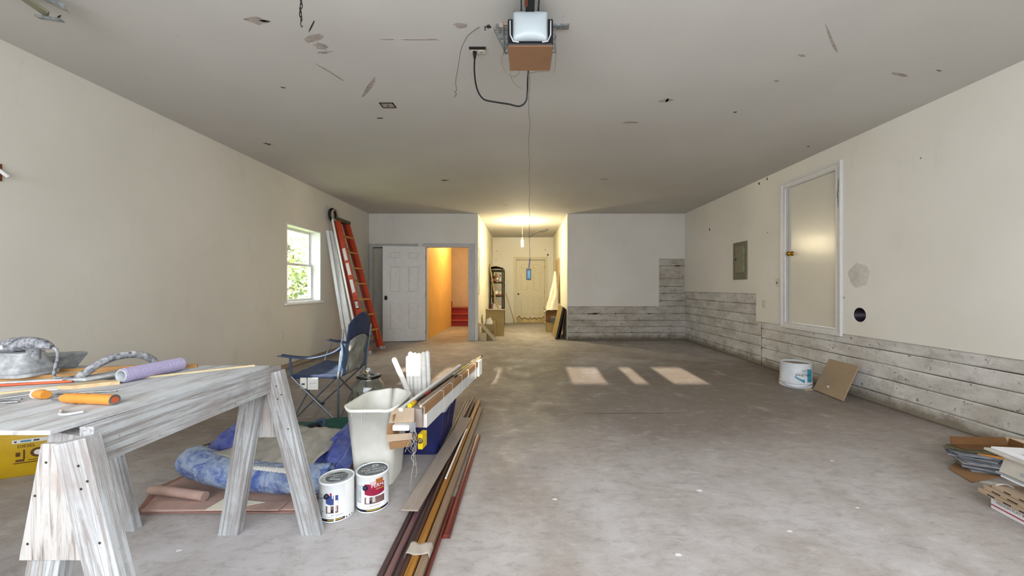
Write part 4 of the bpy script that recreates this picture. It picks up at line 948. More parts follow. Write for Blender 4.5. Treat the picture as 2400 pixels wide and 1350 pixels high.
build(MB().obox(T0+Vector((-.02, -.035, .02)), T1+Vector((-.02, .035, .02)), .13, .055), 'top_cap', 'olive', ld, bevel=.006)
for a in (B0, B1): build(MB().box(a.x-.05, a.x+.05, a.y-.02, a.y+.02, 0, .06), 'foot', 'rim_grey', ld, bevel=.006)
dl = (T0-B0)
for i, (t0, t1_, mt) in enumerate(((.70, .79, 'paper'), (.59, .68, 'paper'), (.46, .555, 'paper'), (.335, .40, 'black'))):
    a, c_ = B0+dl*t0, B0+dl*t1_; o3 = Vector((0, -.0075, 0)); build(MB().obox(a+o3, c_+o3, .055, .001, (0, 1, 0)), 'label_sticker', mt, ld)
a = B0+dl*.367; 
build(MB().obox(B0+dl*.343+Vector((0, -.0085, 0)), B0+dl*.392+Vector((0, -.0085, 0)), .045, .001, (0, 1, 0)), 'label_inset', 'paper', ld)
uz = dl.normalized(); ux = Vector((uz.z, 0, -uz.x))
text('lettering', 'W', .05, lambda u, v: B0+dl*.367+ux*v+uz*u*1.3+Vector((0, -.0098, 0)), 'black', ld)
for t in (.455, .445): 
    pp_ = B0+dl*t; build(MB().sphere(pp_+Vector((-.02 if t > .45 else .02, -.006, 0)), .008, 8, 6), 'rivet', 'plate', ld)
hosec = Vector((-3.29, 6.62, 2.40))
m = MB(); m.tube([(hosec.x, hosec.y+.115*math.cos(a/20*2*PI), hosec.z+.10*math.sin(a/20*2*PI)) for a in range(21)], .022, 10, cap=False)
hs = thing('hose_ring', 'black ribbed hose ring propped on top of the stepladder', 'hose', tuple(hosec)); build(m, 'ring', 'duct', hs)
m = MB(); m.tube([(hosec.x+.035, hosec.y+.01+.10*math.cos(a/20*2*PI), hosec.z+.09*math.sin(a/20*2*PI)) for a in range(21)], .018, 10, cap=False); build(m, 'inner_ring', 'mud', hs)
for i, (pt, pb, wd_, mt, lab) in enumerate((((-3.33, 6.52, 2.12), (-2.98, 6.50, 0), .05, 'white_paint', 'long white trim board leaning on the left wall, leftmost of the stack'),
        ((-3.325, 6.60, 2.12), (-2.93, 6.58, 0), .075, 'white_paint', 'second long white trim board in the stack behind the ladder'),
        ((-3.32, 6.64, 2.08), (-2.86, 6.46, 0), .09, 'white_paint', 'wide pale trim board in front of the white trim stack'),
        ((-3.27, 6.56, 2.34), (-2.76, 6.50, 0), .03, 'white_plastic', 'narrow white strip reaching to the black hose ring, beside the ladder'))):
    o = board('trim_board', pb, pt, wd_, .018, mt, None, (0, 1, 0), zmin=0); tag(o, lab, 'board', 'white trim boards behind the ladder')
o = board('scrap_board', (-2.98, 6.9, .01), (-2.98, 6.7, .35), .14, .02, 'm_honey', None, (1, 0, 0), zmin=0); tag(o, 'brown scrap board standing behind the camp chair near the ladder foot', 'board')

# ------------------------------------------------------------------ camp chair
ch = thing('camp_chair', 'blue folding camp chair with grey mesh back and armrests beside the glass jar', 'chair', (-1.75, 3.5, 0))
A = {'nf': Vector((-1.98, 3.27, 0)), 'nb': Vector((-1.58, 3.27, 0)), 'ff': Vector((-2.0, 3.80, 0)), 'fb': Vector((-1.56, 3.78, 0))}
SZ = .41
top = {k: v+Vector((0, 0, SZ)) for k, v in A.items()}
top['nf'] = Vector((-1.975, 3.27, .40)); top['ff'] = Vector((-1.96, 3.78, .43))
for a, b_ in (('nf', 'nb'), ('nb', 'nf'), ('nf', 'ff'), ('ff', 'nf'), ('nb', 'fb'), ('fb', 'nb'), ('ff', 'fb'), ('fb', 'ff')):
    o3 = (Vector((0, -.006, 0)) if a < b_ else Vector((0, .006, 0)))
    build(MB().tube([A[a]+Vector((0, 0, .012))+o3, top[b_]+o3], .0085, 8), 'leg', 'tube', ch)
for k, v in A.items(): build(MB().box(v.x-.022, v.x+.022, v.y-.018, v.y+.018, 0, .022), 'foot', 'chair_dark', ch, bevel=.004)
bt = {'nb': Vector((-1.535, 3.27, .80)), 'fb': Vector((-1.50, 3.78, .80))}
build(MB().tube([A['nb']+Vector((0, 0, .02)), Vector((-1.575, 3.262, .40)), bt['nb']], .0095, 8), 'back_post', 'tube', ch)
build(MB().tube([A['fb']+Vector((0, 0, .02)), Vector((-1.555, 3.79, .40)), bt['fb']], .0095, 8), 'back_post', 'tube', ch)
build(MB().tube([top['nf'], Vector((-1.985, 3.265, .50)), Vector((-1.985, 3.27, .575))], .009, 8), 'arm_post', 'chair_blue', ch)
build(MB().tube([top['ff'], Vector((-1.94, 3.80, .52)), Vector((-1.90, 3.80, .60))], .009, 8), 'arm_post', 'tube', ch)
def seat(u, v):
    p = top['nf'].lerp(top['nb'], u).lerp(top['ff'].lerp(top['fb'], u), v); p.z += -.045*math.sin(PI*u)*math.sin(PI*v)+.008*noise.noise(Vector((u*5, v*5, 0)))
    return p+Vector((0, 0, .008))
build(MB().grid(seat, 16, 16), 'seat', 'chair_blue', ch, solid=.006)
def hem(u, v):
    p = seat(u, 0); return p+Vector((0, -.003, -.035*v+.004))
build(MB().grid(hem, 12, 3), 'seat_hem', 'chair_dark', ch, solid=.005)
def back(u, v):
    """u across, v up"""
    y_ = 3.27+.51*u; wdt = 1-.0*v; x = -1.555+.05*v-.05*math.sin(PI*u)*(.4+.6*v)*-1*.6
    zt = .80+.135*math.sin(PI*(u*.86+.07))**.8
    z = .40+(zt-.40)*v; yc = 3.525; y_ = yc+(y_-yc)*(1-.10*v)
    return Vector((x+.006*noise.noise(Vector((u*6, v*6, 3))), y_, z))
def bpart(name, u0, u1, v0, v1, mat, off=0.0, wr_=0.0):
    def fn(u, v):
        p = back(u0+(u1-u0)*u, v0+(v1-v0)*v); p.x += off+wr_*noise.noise(Vector((u*9, v*3, 7))); return p
    return build(MB().grid(fn, 14, 12), name, mat, ch, solid=.006)
bpart('headrest', 0, 1, .62, 1, 'chair_dark', .006); bpart('back_edge', 0, .14, 0, .63, 'chair_edge'); bpart('back_edge', .86, 1, 0, .63, 'chair_edge'); bpart('backrest', .13, .87, 0, .63, 'chair_mesh', 0, .02)
def arm(name, pts, wd_, mat):
    pts = curve_pts(pts, 5); n = len(pts)-1
    def fn(u, v):
        k = u*n; i = min(int(k), n-1); p = pts[i].lerp(pts[i+1], k-i); return p+Vector((0, (v-.5)*wd_*(1 if u < .7 else 1-.1*(u-.7)), -.01*math.sin(PI*v)))
    return build(MB().grid(fn, 24, 4), name, mat, ch, solid=.007)
arm('armrest', [(-1.535, 3.25, .66), (-1.60, 3.23, .615), (-1.75, 3.225, .575), (-1.90, 3.23, .572), (-2.05, 3.23, .590)], .075, 'chair_blue')
arm('armrest', [(-1.52, 3.80, .68), (-1.60, 3.82, .63), (-1.74, 3.83, .61), (-1.88, 3.83, .625), (-1.95, 3.83, .64)], .08, 'chair_blue')
build(MB().lathe([(.034, 0), (.026, .002), (.026, -.004), (.034, -.004)], (-1.85, 3.83, .627), 20), 'cup_ring', 'chair_dark', ch)
for x, w_, h_ in ((-1.87, .055, .085), (-1.79, .09, .095)): build(MB().box(x-w_/2, x+w_/2, 3.262, 3.2635, .385-h_, .392), 'tag', 'paper', ch)
for k in (.45, .62): build(MB().box(-1.87-.015, -1.87+.012, 3.2605, 3.2618, .33, .345) if k < .5 else MB().box(-1.82, -1.76, 3.2605, 3.2618, .345, .347), 'tag_print', 'ink', ch)
build(MB().tube(curve_pts([(-1.545, 3.25, .70), (-1.53, 3.24, .60), (-1.56, 3.245, .45)], 4), .010, 6), 'side_strap', 'chair_edge', ch)

# ------------------------------------------------------------------ glass jar
jc = FP(865, 972); jx, jy = (865-CX)*3.33/F, 3.33
jr = thing('glass_jar', 'ribbed clear glass jar with a knobbed glass lid behind the white bin', 'jar', (jx, jy, 0))
prof = [(.0005, .006), (.10, .006), (.118, .02), (.128, .05)]
for i in range(7):
    z = .06+i*.033; r_ = .128+.012*math.sin(PI*(i+1)/8); prof += [(r_+.008, z+.008), (r_-.006, z+.026)]
prof += [(.125, .31), (.098, .355), (.082, .372), (.085, .38)]
inner = [(max(.0005, r_-.006), z+.003 if i else z+.008) for i, (r_, z) in enumerate(prof)][::-1]
build(MB().lathe(prof+[(.080, .38)]+inner[1:], (jx, jy, 0), 40), 'jar_body', 'jar_glass', jr)
build(MB().lathe([(.0005, .404), (.05, .401), (.085, .392), (.096, .384), (.10, .382), (.104, .392), (.09, .405), (.05, .412), (.014, .418), (.014, .426), (.026, .436), (.027, .45), (.018, .462), (.0005, .465)][::1], (jx, jy, 0), 36), 'jar_lid', 'jar_glass', jr)

# ------------------------------------------------------------------ white bin
bn = thing('waste_bin', 'tall off white plastic waste bin with paint drips on its rim', 'bin', (-.90, 2.45, 0))
def bin_ring(z, e=0.0, wave=False):
    t = z/.47; hx0, hx1 = -.99+(-.035)*t, -.775+(.035)*t; y0, y1 = 2.24+(-.045)*t, 2.54+(.07)*t
    pts = []; r_ = .05+.02*t; n = 7
    for cx_, cy_, a0, rr in ((hx1-r_, y0+r_, -PI/2, r_), (hx1-2.2*r_, y1-2.2*r_, 0, 2.2*r_), (hx0+2.0*r_, y1-2.0*r_, PI/2, 2.0*r_), (hx0+r_*.6, y0+r_*.6, PI, r_*.6)):
        for i in range(n):
            a = a0+PI/2*i/(n-1); pts.append(Vector((cx_+(rr+e)*math.cos(a), cy_+(rr+e)*math.sin(a), z)))
    return pts
m = MB(); rings = [bin_ring(0.0), bin_ring(.02), bin_ring(.2), bin_ring(.46)]
def waved(r_, dz): 
    out = []
    for i, p in enumerate(r_): q = p.copy(); q.z += dz+.012*math.sin(p.x*34)*(1 if p.y < 2.35 else .3); out.append(q)
    return out
outer = [bin_ring(0.0), bin_ring(.2), waved(bin_ring(.455), 0), waved(bin_ring(.455, .012), 0), waved(bin_ring(.47, .014), 0), waved(bin_ring(.475, .006), 0), waved(bin_ring(.47, -.006), 0), bin_ring(.2, -.006), bin_ring(.012, -.006)]
k = len(outer[0]); vs = [p for r_ in outer for p in r_]; fs = [(i*k+j, i*k+(j+1) % k, (i+1)*k+(j+1) % k, (i+1)*k+j) for i in range(len(outer)-1) for j in range(k)]
m.add(vs, fs, True); m.add(outer[0], [tuple(range(k))[::-1]]); m.add(outer[-1], [tuple(range(k))])
build(m, 'bin_body', 'bin', bn)
for x, l_ in ((-.985, .03), (-.925, .05), (-.90, .018)):
    build(MB().tube([(x, 2.193, .452), (x+.001, 2.1945, .452-l_)], .0028, 6), 'paint_drip', 'mud' if x > -.91 else 'lid_pale', bn)
# ------------------------------------------------------------------ navy tote with balusters
tt = thing('storage_tote', 'navy blue storage tote with a grey rim behind the white bin', 'tote', (-.74, 2.95, 0))
def rr_ring(x0, x1, y0, y1, z, r_=.03, n=5):
    out = []
    for cx_, cy_, a0 in ((x1-r_, y0+r_, -PI/2), (x1-r_, y1-r_, 0), (x0+r_, y1-r_, PI/2), (x0+r_, y0+r_, PI)):
        for i in range(n): a = a0+PI/2*i/(n-1); out.append(Vector((cx_+r_*math.cos(a), cy_+r_*math.sin(a), z)))
    return out
def shell(mb_, rings, capb=True, capt=False):
    k = len(rings[0]); mb_.add([p for r_ in rings for p in r_], [(i*k+j, i*k+(j+1) % k, (i+1)*k+(j+1) % k, (i+1)*k+j) for i in range(len(rings)-1) for j in range(k)], True)
    if capb: mb_.add(rings[0], [tuple(range(k))[::-1]])
    if capt: mb_.add(rings[-1], [tuple(range(k))])
tx0, tx1, ty0, ty1 = -.93, -.60, 2.665, 3.24
m = MB(); shell(m, [rr_ring(tx0, tx1, ty0, ty1, 0), rr_ring(tx0-.02, tx1+.045, ty0-.02, ty1+.02, .29), rr_ring(tx0-.022, tx1+.047, ty0-.022, ty1+.022, .315), rr_ring(tx0-.012, tx1+.037, ty0-.012, ty1+.012, .315), rr_ring(tx0+.006, tx1-.006, ty0+.006, ty1-.006, .008)], True, True); build(m, 'tote_body', 'navy', tt)
m = MB(); a = rr_ring(tx0-.030, tx1+.062, ty0-.030, ty1+.030, .30); a2 = rr_ring(tx0-.030, tx1+.062, ty0-.030, ty1+.030, .328); a3 = rr_ring(tx0-.006, tx1+.022, ty0-.006, ty1+.006, .330); a4 = rr_ring(tx0-.006, tx1+.022, ty0-.006, ty1+.006, .318)
shell(m, [a, a2, a3, a4], False); build(m, 'tote_rim', 'rim_grey', tt)
for y_ in (2.68, 2.95, 3.22): build(MB().box(tx1+.028, tx1+.056, y_-.02, y_+.02, .3295, .3315), 'rim_slot', 'navy_ink', tt, bevel=.001)
for y_ in (2.76, 2.86, 3.04, 3.14): build(MB().obox((tx1+.006, y_, .03), (tx1+.047, y_, .27), .03, .006, (1, 0, 0)), 'rib', 'navy', tt, bevel=.002)
for i, (px, py, lab) in enumerate(((911+1, 862, None), (962, 824, None), (972, 826, None), (982, 827, None), (992, 824, None), (1001, 822, None), (955, 834, None))):
    if i == 0:
        b0, b1 = Vector((-.70, 2.86, .012)), PP(922, 838, 2.95); lab = 'white rounded stick leaning far left out of the navy tote'
    else:
        b1 = PP(px, py, 2.98+.02*(i % 2)); b0 = Vector((b1.x+.10 if i < 6 else b1.x+.08, b1.y-.05+.02*(i % 3), .012)); b0.x = b1.x+.03; lab = 'white rounded stick standing in the navy tote, %s' % ('leftmost upright', 'second upright from the left', 'third upright from the left', 'second upright from the right', 'rightmost upright', 'thinner one set behind the leftmost')[i-1]
    d = (b1-b0).normalized(); r_ = .0195 if i < 6 else .013
    m = MB(); m.tube([b0, b1-d*.02, b1-d*.010, b1-d*.003, b1], r_, 12, radii=[r_, r_, r_*.87, r_*.5, r_*.1]); o = build(m, 'white_stick', 'baluster'); tag(o, lab, 'stick', 'white sticks in the navy tote')

# ------------------------------------------------------------------ long carton of blinds lying on bin and tote
N0, N1 = Vector((-.648, 2.20, .408)), Vector((-.485, 3.66, .408))
dd = (N1-N0).normalized(); sd_ = Vector((dd.y, -dd.x, 0)); UP = Vector((0, 0, 1))
bx = thing('boxed_blinds', 'long torn cardboard carton of white blinds lying across the tote', 'box', tuple(N0))
Q = lambda a, s2, z: N0+dd*a+sd_*s2+UP*z
L = (N1-N0).length
def qb(mb_, a0, a1, s0, s1, z0, z1): mb_.quad8([Q(a0, s0, z0), Q(a1, s0, z0), Q(a1, s1, z0), Q(a0, s1, z0)], [Q(a0, s0, z1), Q(a1, s0, z1), Q(a1, s1, z1), Q(a0, s1, z1)])
m = MB(); qb(m, 0.06, L, .030, .075, -.070, .06); build(m, 'white_headrail', 'white_paint', bx, bevel=.002)
m = MB(); qb(m, 0.02, L-.12, .058, .080, .06, .068); qb(m, .02, L-.12, .076, .080, .022, .06); build(m, 'cardboard_edge', 'card', bx)
m = MB(); qb(m, .03, L-.06, -.045, .056, -.060, .048); build(m, 'blind_box', 'm_panel', bx, bevel=.002)
m = MB(); qb(m, .0, L-.22, -.072, -.047, -.05, .060); build(m, 'white_slat', 'white_plastic', bx, bevel=.002)
m = MB(); qb(m, L-.10, L+.03, .00, .085, -.075, .065); build(m, 'end_cap', 'white_paint', bx, bevel=.004)
for a in (.35, .55, .8, 1.0, 1.25):
    m = MB(); qb(m, a, a+.003, .056, .0815, .0682, .0692); qb(m, a, a+.003, .0802, .0815, -.072, .0685); build(m, 'string_tie', 'paper', bx)
# torn flaps at the near end (they fold down in front)
fx = lambda px, py, Y=2.17: PP(px, py, Y)
def flap(pxs, mt, Y, th=.004, nm_='torn_flap'):
    m = MB(); m.prism([fx(a, b_, Y+c_) for a, b_, c_ in pxs], (0, th, 0)); return build(m, nm_, mt, bx)
flap([(918, 956, .06), (971, 956, .06), (970, 990, 0), (911, 992, 0)], 'card_l', 2.16)
flap([(908, 995, .0), (921, 992, .02), (920, 1018, .02), (906, 1020, 0)], 'card', 2.14)
flap([(906, 1019, .0), (966, 1015, 0), (966, 1030, -.01), (907, 1036, -.01)], 'card_l', 2.13)
flap([(911, 1037, .0), (965, 1031, 0), (962, 1046, .01), (914, 1054, .01)], 'card', 2.12)
m = MB(); qb(m, -.045, .03, -.085, .060, -.105, -.100); qb(m, -.045, .03, -.085, -.080, -.10, .03); build(m, 'carton_sleeve', 'card', bx)
m = MB(); m.obox(fx(923, 1000, 2.15), fx(962, 1000, 2.15), .05, .03, (0, 0, 1)); build(m, 'blind_end', 'white_plastic', bx, bevel=.004)
for i in range(9): build(MB().obox(fx(958+i*1.8, 990, 2.125), fx(963+i*1.4, 1012, 2.125), .002, .003, (0, 1, 0)), 'slat_edge', 'rim_grey', bx)
random.seed(15)
m = MB()
for i in range(9):
    x = 965+random.uniform(-5, 6); pts_ = [fx(x, 1005, 2.11)]
    yy = 1005; tgt = random.choice([1062, 1078, 1055, 1085, 1120, 1050])
    while yy < tgt: yy += random.uniform(9, 15); pts_.append(fx(x+random.uniform(-7, 7), yy, 2.11+random.uniform(-.012, .0)))
    m.tube(curve_pts(pts_, 4), .0010, 5)
m.tube(curve_pts([fx(967, 1050, 2.11), fx(970, 1078, 2.11), fx(965, 1110, 2.12), fx(962, 1140, 2.13), fx(960, 1158, 2.15)], 4), .0016, 5)
m.tube(curve_pts([fx(958, 1035, 2.11), fx(953, 1050, 2.11), fx(949, 1060, 2.11)], 4), .0018, 5)
o = build(m, 'blind_cord', 'canvas', bx)
m = MB(); qb(m, -.03, .04, .055, .083, -.16, -.075); o = thing('yellow_carton', 'yellow printed pack hanging below the carton of blinds', 'package', tuple(Q(0, .09, -.17)))
build(m, 'pack', 'yellow_b', o, bevel=.003)
m = MB(); pp0 = Q(-.032, .070, -.11); m.lathe([(.0005, 0), (.016, 0), (.016, -.001), (.0005, -.001)], (pp0.x, pp0.y, pp0.z), 16, axis='y'); build(m, 'print_ring', 'ink', o)
text('lettering', '27', .022, lambda u, v: (pp0.x+u, pp0.y-.002, pp0.z+v), 'yellow_b', o)
# poles resting on the carton
def pole(name, a, b_, r_, segs, label, cat):
    a, b_ = Vector(a), Vector(b_); root = thing(name, label, cat, tuple(a))
    for t0, t1_, mt, k, nm_ in segs: build(MB().tube([a.lerp(b_, t0), a.lerp(b_, t1_)], r_*k, 10), nm_, mt, root)
    return root
pole('extension_pole', Q(.03, -.018, .064), Q(L+.10, .030, .064), .0095, [(0, .03, 'yellow_b', 1.5, 'yellow_tip'), (.03, .05, 'orange', 1.3, 'orange_collar'), (.05, .14, 'black', 1.0, 'dark_sleeve'), (.14, .20, 'red', 1.05, 'red_band'), (.20, .5, 'black_metal', .9, 'shaft'), (.5, .66, 'steel', .85, 'silver_shaft'), (.66, .72, 'yellow_b', 1.1, 'yellow_band'), (.72, 1.0, 'steel', .8, 'upper_shaft')], 'thin painting pole with yellow tip and red band on the carton of blinds', 'pole')
pole('broom_pole', Q(.08, .022, .0625), Q(L+.16, .055, .072), .0085, [(0, .42, 'm_tan', 1, 'lower_shaft'), (.42, .46, 'black', 1.5, 'coupler'), (.46, .96, 'pale_strip', .95, 'upper_shaft'), (.96, 1.0, 'black', 1.0, 'end_cap')], 'tan wooden pole with black coupler on the carton of blinds', 'pole')

# ------------------------------------------------------------------ paint cans
def can(cx_, cy_, a_lab, lidmat, blob, label, words, dirty):
    r_, h = .0825, .192; root = thing('paint_can', label, 'paint can', (cx_, cy_, 0)); c = (cx_, cy_, 0)
    build(MB().lathe([(.0005, .004), (r_-.003, .004), (r_, .0), (r_, .006), (r_-.0015, .008), (r_-.0015, h-.01), (r_+.001, h-.008), (r_+.001, h), (r_-.003, h+.002), (r_-.006, h-.001), (r_-.006, h-.006), (r_-.012, h-.006)], c, 96), 'can_body', 'label_pale', root)
    lid = build(MB().lathe([(r_-.007, h-.006), (r_-.010, h-.001), (r_-.013, h-.005), (r_-.017, h-.005), (.0005, h-.004)], c, 40), 'lid', lidmat, root)
    def strip(a0, a1, z0, z1, mt, nm_='label_print', off=.0006, fnz=None):
        m = MB(); n = max(4, int((a1-a0)/.05)); off += .0003; vs = []
        for i in range(n+1):
            a = a_lab+a0+(a1-a0)*i/n; zz0 = z0+(fnz(i/n) if fnz else 0)
            for z in (zz0, z1): vs.append((cx_+(r_-.0015+off)*math.cos(a), cy_+(r_-.0015+off)*math.sin(a), z))
        m.add(vs, [(2*i, 2*i+2, 2*i+3, 2*i+1) for i in range(n)], True); return build(m, nm_, mt, root, normals=False)
    strip(-.75-2.0, 1.6, .008, .020, 'navy_ink', 'bottom_band'); strip(-.0, .9, .0135, .0165, 'yellow_b', 'band_text', .0008)
    w1 = .62 if blob == 'can_blue' else 1.15
    strip(-.1, w1, .048, .083, 'm_plum', 'room_picture'); strip(.0, .2, .052, .084, 'paper', 'room_picture', .0008); strip(.38, .55, .056, .082, 'lid_pale', 'room_picture', .0008); strip(.22, .32, .05, .066, 'navy_ink', 'room_picture', .0008)
    strip(-.1, w1, .088, .135 if blob == 'can_blue' else .150, blob, 'colour_swatch', .0006, lambda t: .010*(2*t-1)**2)
    strip(-.75, -.35, .05, .14, 'print_faint', 'fine_print'); strip(-1.15, -.85, .03, .14, 'print_faint', 'fine_print'); strip(.2, .9, .036, .038, 'ink', 'fine_print'); strip(.05, .7, .029, .030, 'ink', 'fine_print')
    if blob == 'can_blue':
        for k in range(6): strip(-.78+.07*k, -.78+.07*k+.035, .026, .048, 'ink', 'barcode_bar', .0008)
        strip(-.8, -.2, .053, .0545, 'ink', 'fine_print', .0008)
        strip(.38, .46, .008, .165, 'white_plastic', 'paint_run', .0016); strip(.28, .34, .12, .158, 'white_plastic', 'paint_run', .0016); strip(.46, .60, .085, .11, 'white_plastic', 'paint_run', .0014)
        strip(.15, .26, .136, .147, 'red_print', 'emblem', .0008)
        strip(1.0, 1.9, .005, .19, 'white_plastic', 'paint_run', .0012, lambda t: .012*math.sin(t*40)**2)
    else:
        strip(.20, .58, .148, .163, 'paper', 'flag_emblem', .0010)
        for k in range(3): strip(.22, .55, .150+.004*k, .1518+.004*k, 'red_print', 'flag_stripe', .0014)
        strip(.58, 1.05, .150, .172, 'amber', 'banner', .0010)
    cm = lambda u, v, a0, z0, off=.0016: (cx_+(r_-.0015+off)*math.cos(a_lab+a0+u/r_), cy_+(r_-.0015+off)*math.sin(a_lab+a0+u/r_), z0+v)
    for s_, sz, a0, z0, mt in words: text('lettering', s_, sz, lambda u, v, a0=a0, z0=z0: cm(u, v, a0, z0), mt, root)
    # bail with its two ears
    ea = a_lab-.05
    for k, a in enumerate((ea, ea+PI)):
        ce = Vector((cx_+r_*math.cos(a), cy_+r_*math.sin(a), .132)); n_ = Vector((math.cos(a), math.sin(a), 0))
        m = MB(); m.sphere((0, 0, 0), .0135, 14, 10); m.v = [tuple(ce+Vector(v)*1) for v in m.v]; build(m, 'bail_ear', 'navy_ink', root)
    e0 = Vector((cx_+(r_+.010)*math.cos(ea), cy_+(r_+.010)*math.sin(ea), .132)); e1 = Vector((cx_-(r_+.010)*math.cos(ea), cy_-(r_+.010)*math.sin(ea), .132)); mid = (e0+e1)/2; sidev = Vector((math.cos(ea-PI/2), math.sin(ea-PI/2), 0))
    if dirty: sidev = Vector((-.93, -.1, 0)).normalized()
    else: sidev = Vector((-.75, .55, 0)).normalized()
    pts_ = []
    for i in range(17):
        t = PI*i/16; pts_.append(mid+(e0-mid)*math.cos(t)+sidev*math.sin(t)*.112+UP*math.sin(t)*(-.02 if dirty else .05))
    build(MB().tube(pts_, .0015, 6), 'bail_wire', 'steel', root)
    return root, r_, h
aim = -PI/2
lidtxt = []
c1, r_, h = can(-.958, 1.972, aim-.10, 'lid_pale', 'can_blue', 'white paint can with blue swatch label and spilled white paint, left of two', [], True)
build(MB().lathe([(.0005, h-.0025), (.052, h-.0025), (.052, h-.0035)], (-.958, 1.972, 0), 32), 'lid_emblem', 'lid_grey', c1)
rot = .42
def ltxt(cx_, cy_, x, y): return lambda u, v: (cx_+(u+x)*math.cos(rot)-(v+y)*math.sin(rot), cy_+(u+x)*math.sin(rot)+(v+y)*math.cos(rot), h-.0012)
text('lettering', "AMERICA'S", .018, ltxt(-.958, 1.972, 0, .018), 'paper', c1); text('lettering', 'FINEST', .018, ltxt(-.958, 1.972, 0, -.004), 'paper', c1); build(MB().box(-.985, -.93, 1.945, 1.949, h-.0024, h-.0014), 'lid_rule', 'paper', c1)
c2_, r_, h = can(-.806, 2.052, aim-.02, 'lid_grey', 'can_red', 'paint can with crimson swatch label and grey lettered lid, right of two', [('PERMA', .026, .78, .138, 'paper'), ('INTERIOR', .010, .86, .120, 'yellow_b'), ("AMERICA'S", .009, .76, .161, 'ink')], False)
text('lettering', "THE PRO'S", .027, ltxt(-.806, 2.052, .004, -.006), 'paper', c2_); text('lettering', 'CHOICE', .026, ltxt(-.806, 2.052, .010, -.034), 'paper', c2_); text('lettering', "AMERICA'S", .013, ltxt(-.806, 2.052, -.022, .020), 'paper', c2_)
b = MB(); 
for r0, r1 in ((.008, .011), (.014, .017)): b.lathe([(r0, h-.0014), (r1, h-.0014)], (-.806-.002, 2.052+.042, 0), 20)
build(b, 'lid_emblem', 'paper', c2_, normals=False)

# ------------------------------------------------------------------ boards on the floor, running towards the camera
S = 'trim boards laid together on the floor'
PR = [(-.5, -.5), (.5, -.5), (.5, .1), (.28, .5), (-.1, .35), (-.3, .5), (-.5, .3)]
fb = [((-.570, 1.15), (-.578, 3.90), .030, .022, .011, 'm_dark', 'long dark brown moulding, outermost left of the boards on the floor'),
      ((-.537, 1.10), (-.548, 3.86), .030, .030, .015, 'm_plum', 'long plum brown moulding, second from the left on the floor'),
      ((-.505, 1.25), (-.515, 3.75), .026, .018, .009, 'm_dark', 'thin dark strip lying low between the plum and brown mouldings'),
      ((-.480, 1.12), (-.488, 3.72), .022, .034, .017, 'm_brown', 'dark brown moulding just left of the honey coloured board'),
      ((-.452, 1.08), (-.440, 3.80), .030, .046, .023, 'm_honey', 'honey coloured board in the middle of the floor bundle'),
      ((-.415, 1.10), (-.402, 3.62), .034, .036, .018, 'm_tan', 'tan grey board along the right of the honey coloured one'),
      ((-.388, 1.15), (-.380, 2.1), .012, .020, .010, 'm_red', 'short thin red brown edge strip beside the tan grey board')]
for (x0, y0), (x1, y1), wd_, th, z, mt, lab in fb:
    o = board('floor_moulding', (x0, y0, z), (x1, y1, z), wd_, th, mt, None, (0, 0, 1), prof=PR if 'moulding' in lab else None); tag(o, lab, 'board', S)
o = board('floor_moulding', (-.357, 1.772, .011), (-.352, 2.98, .011), .036, .018, 'm_red', None, prof=PR); tag(o, 'short dark red moulding lying apart on the right of the bundle', 'board', S)
o = board('floor_moulding', (-.535, 2.6, .042), (-.515, 3.95, .035), .022, .016, 'm_plum', None, prof=PR); tag(o, 'short plum brown length on top of the far left of the bundle', 'board', S)
o = board('tan_board', (-.567, 1.91, .0515), (-.482, 3.26, .0515), .088, .008, 'm_panel', None); tag(o, 'wide flat tan grey panel lying on top of the floor mouldings', 'board')
o = board('white_strip', (-.452, 2.23, .0515), (-.442, 2.98, .060), .010, .008, 'white_plastic', None); tag(o, 'narrow white strip on top of the honey coloured floor board', 'strip')
# clear wrap around three boards
m = MB(); m.grid(lambda u, v: (-.500+.108*u, 1.60+.075*v+.006*math.sin(u*9), .049-(.02 if u < .04 or u > .96 else 0)+.002*math.sin(u*14+v*5)), 14, 6); o = build(m, 'clear_wrap', 'wrap', solid=.001); tag(o, 'translucent band of wrap holding the floor boards together', 'wrap')

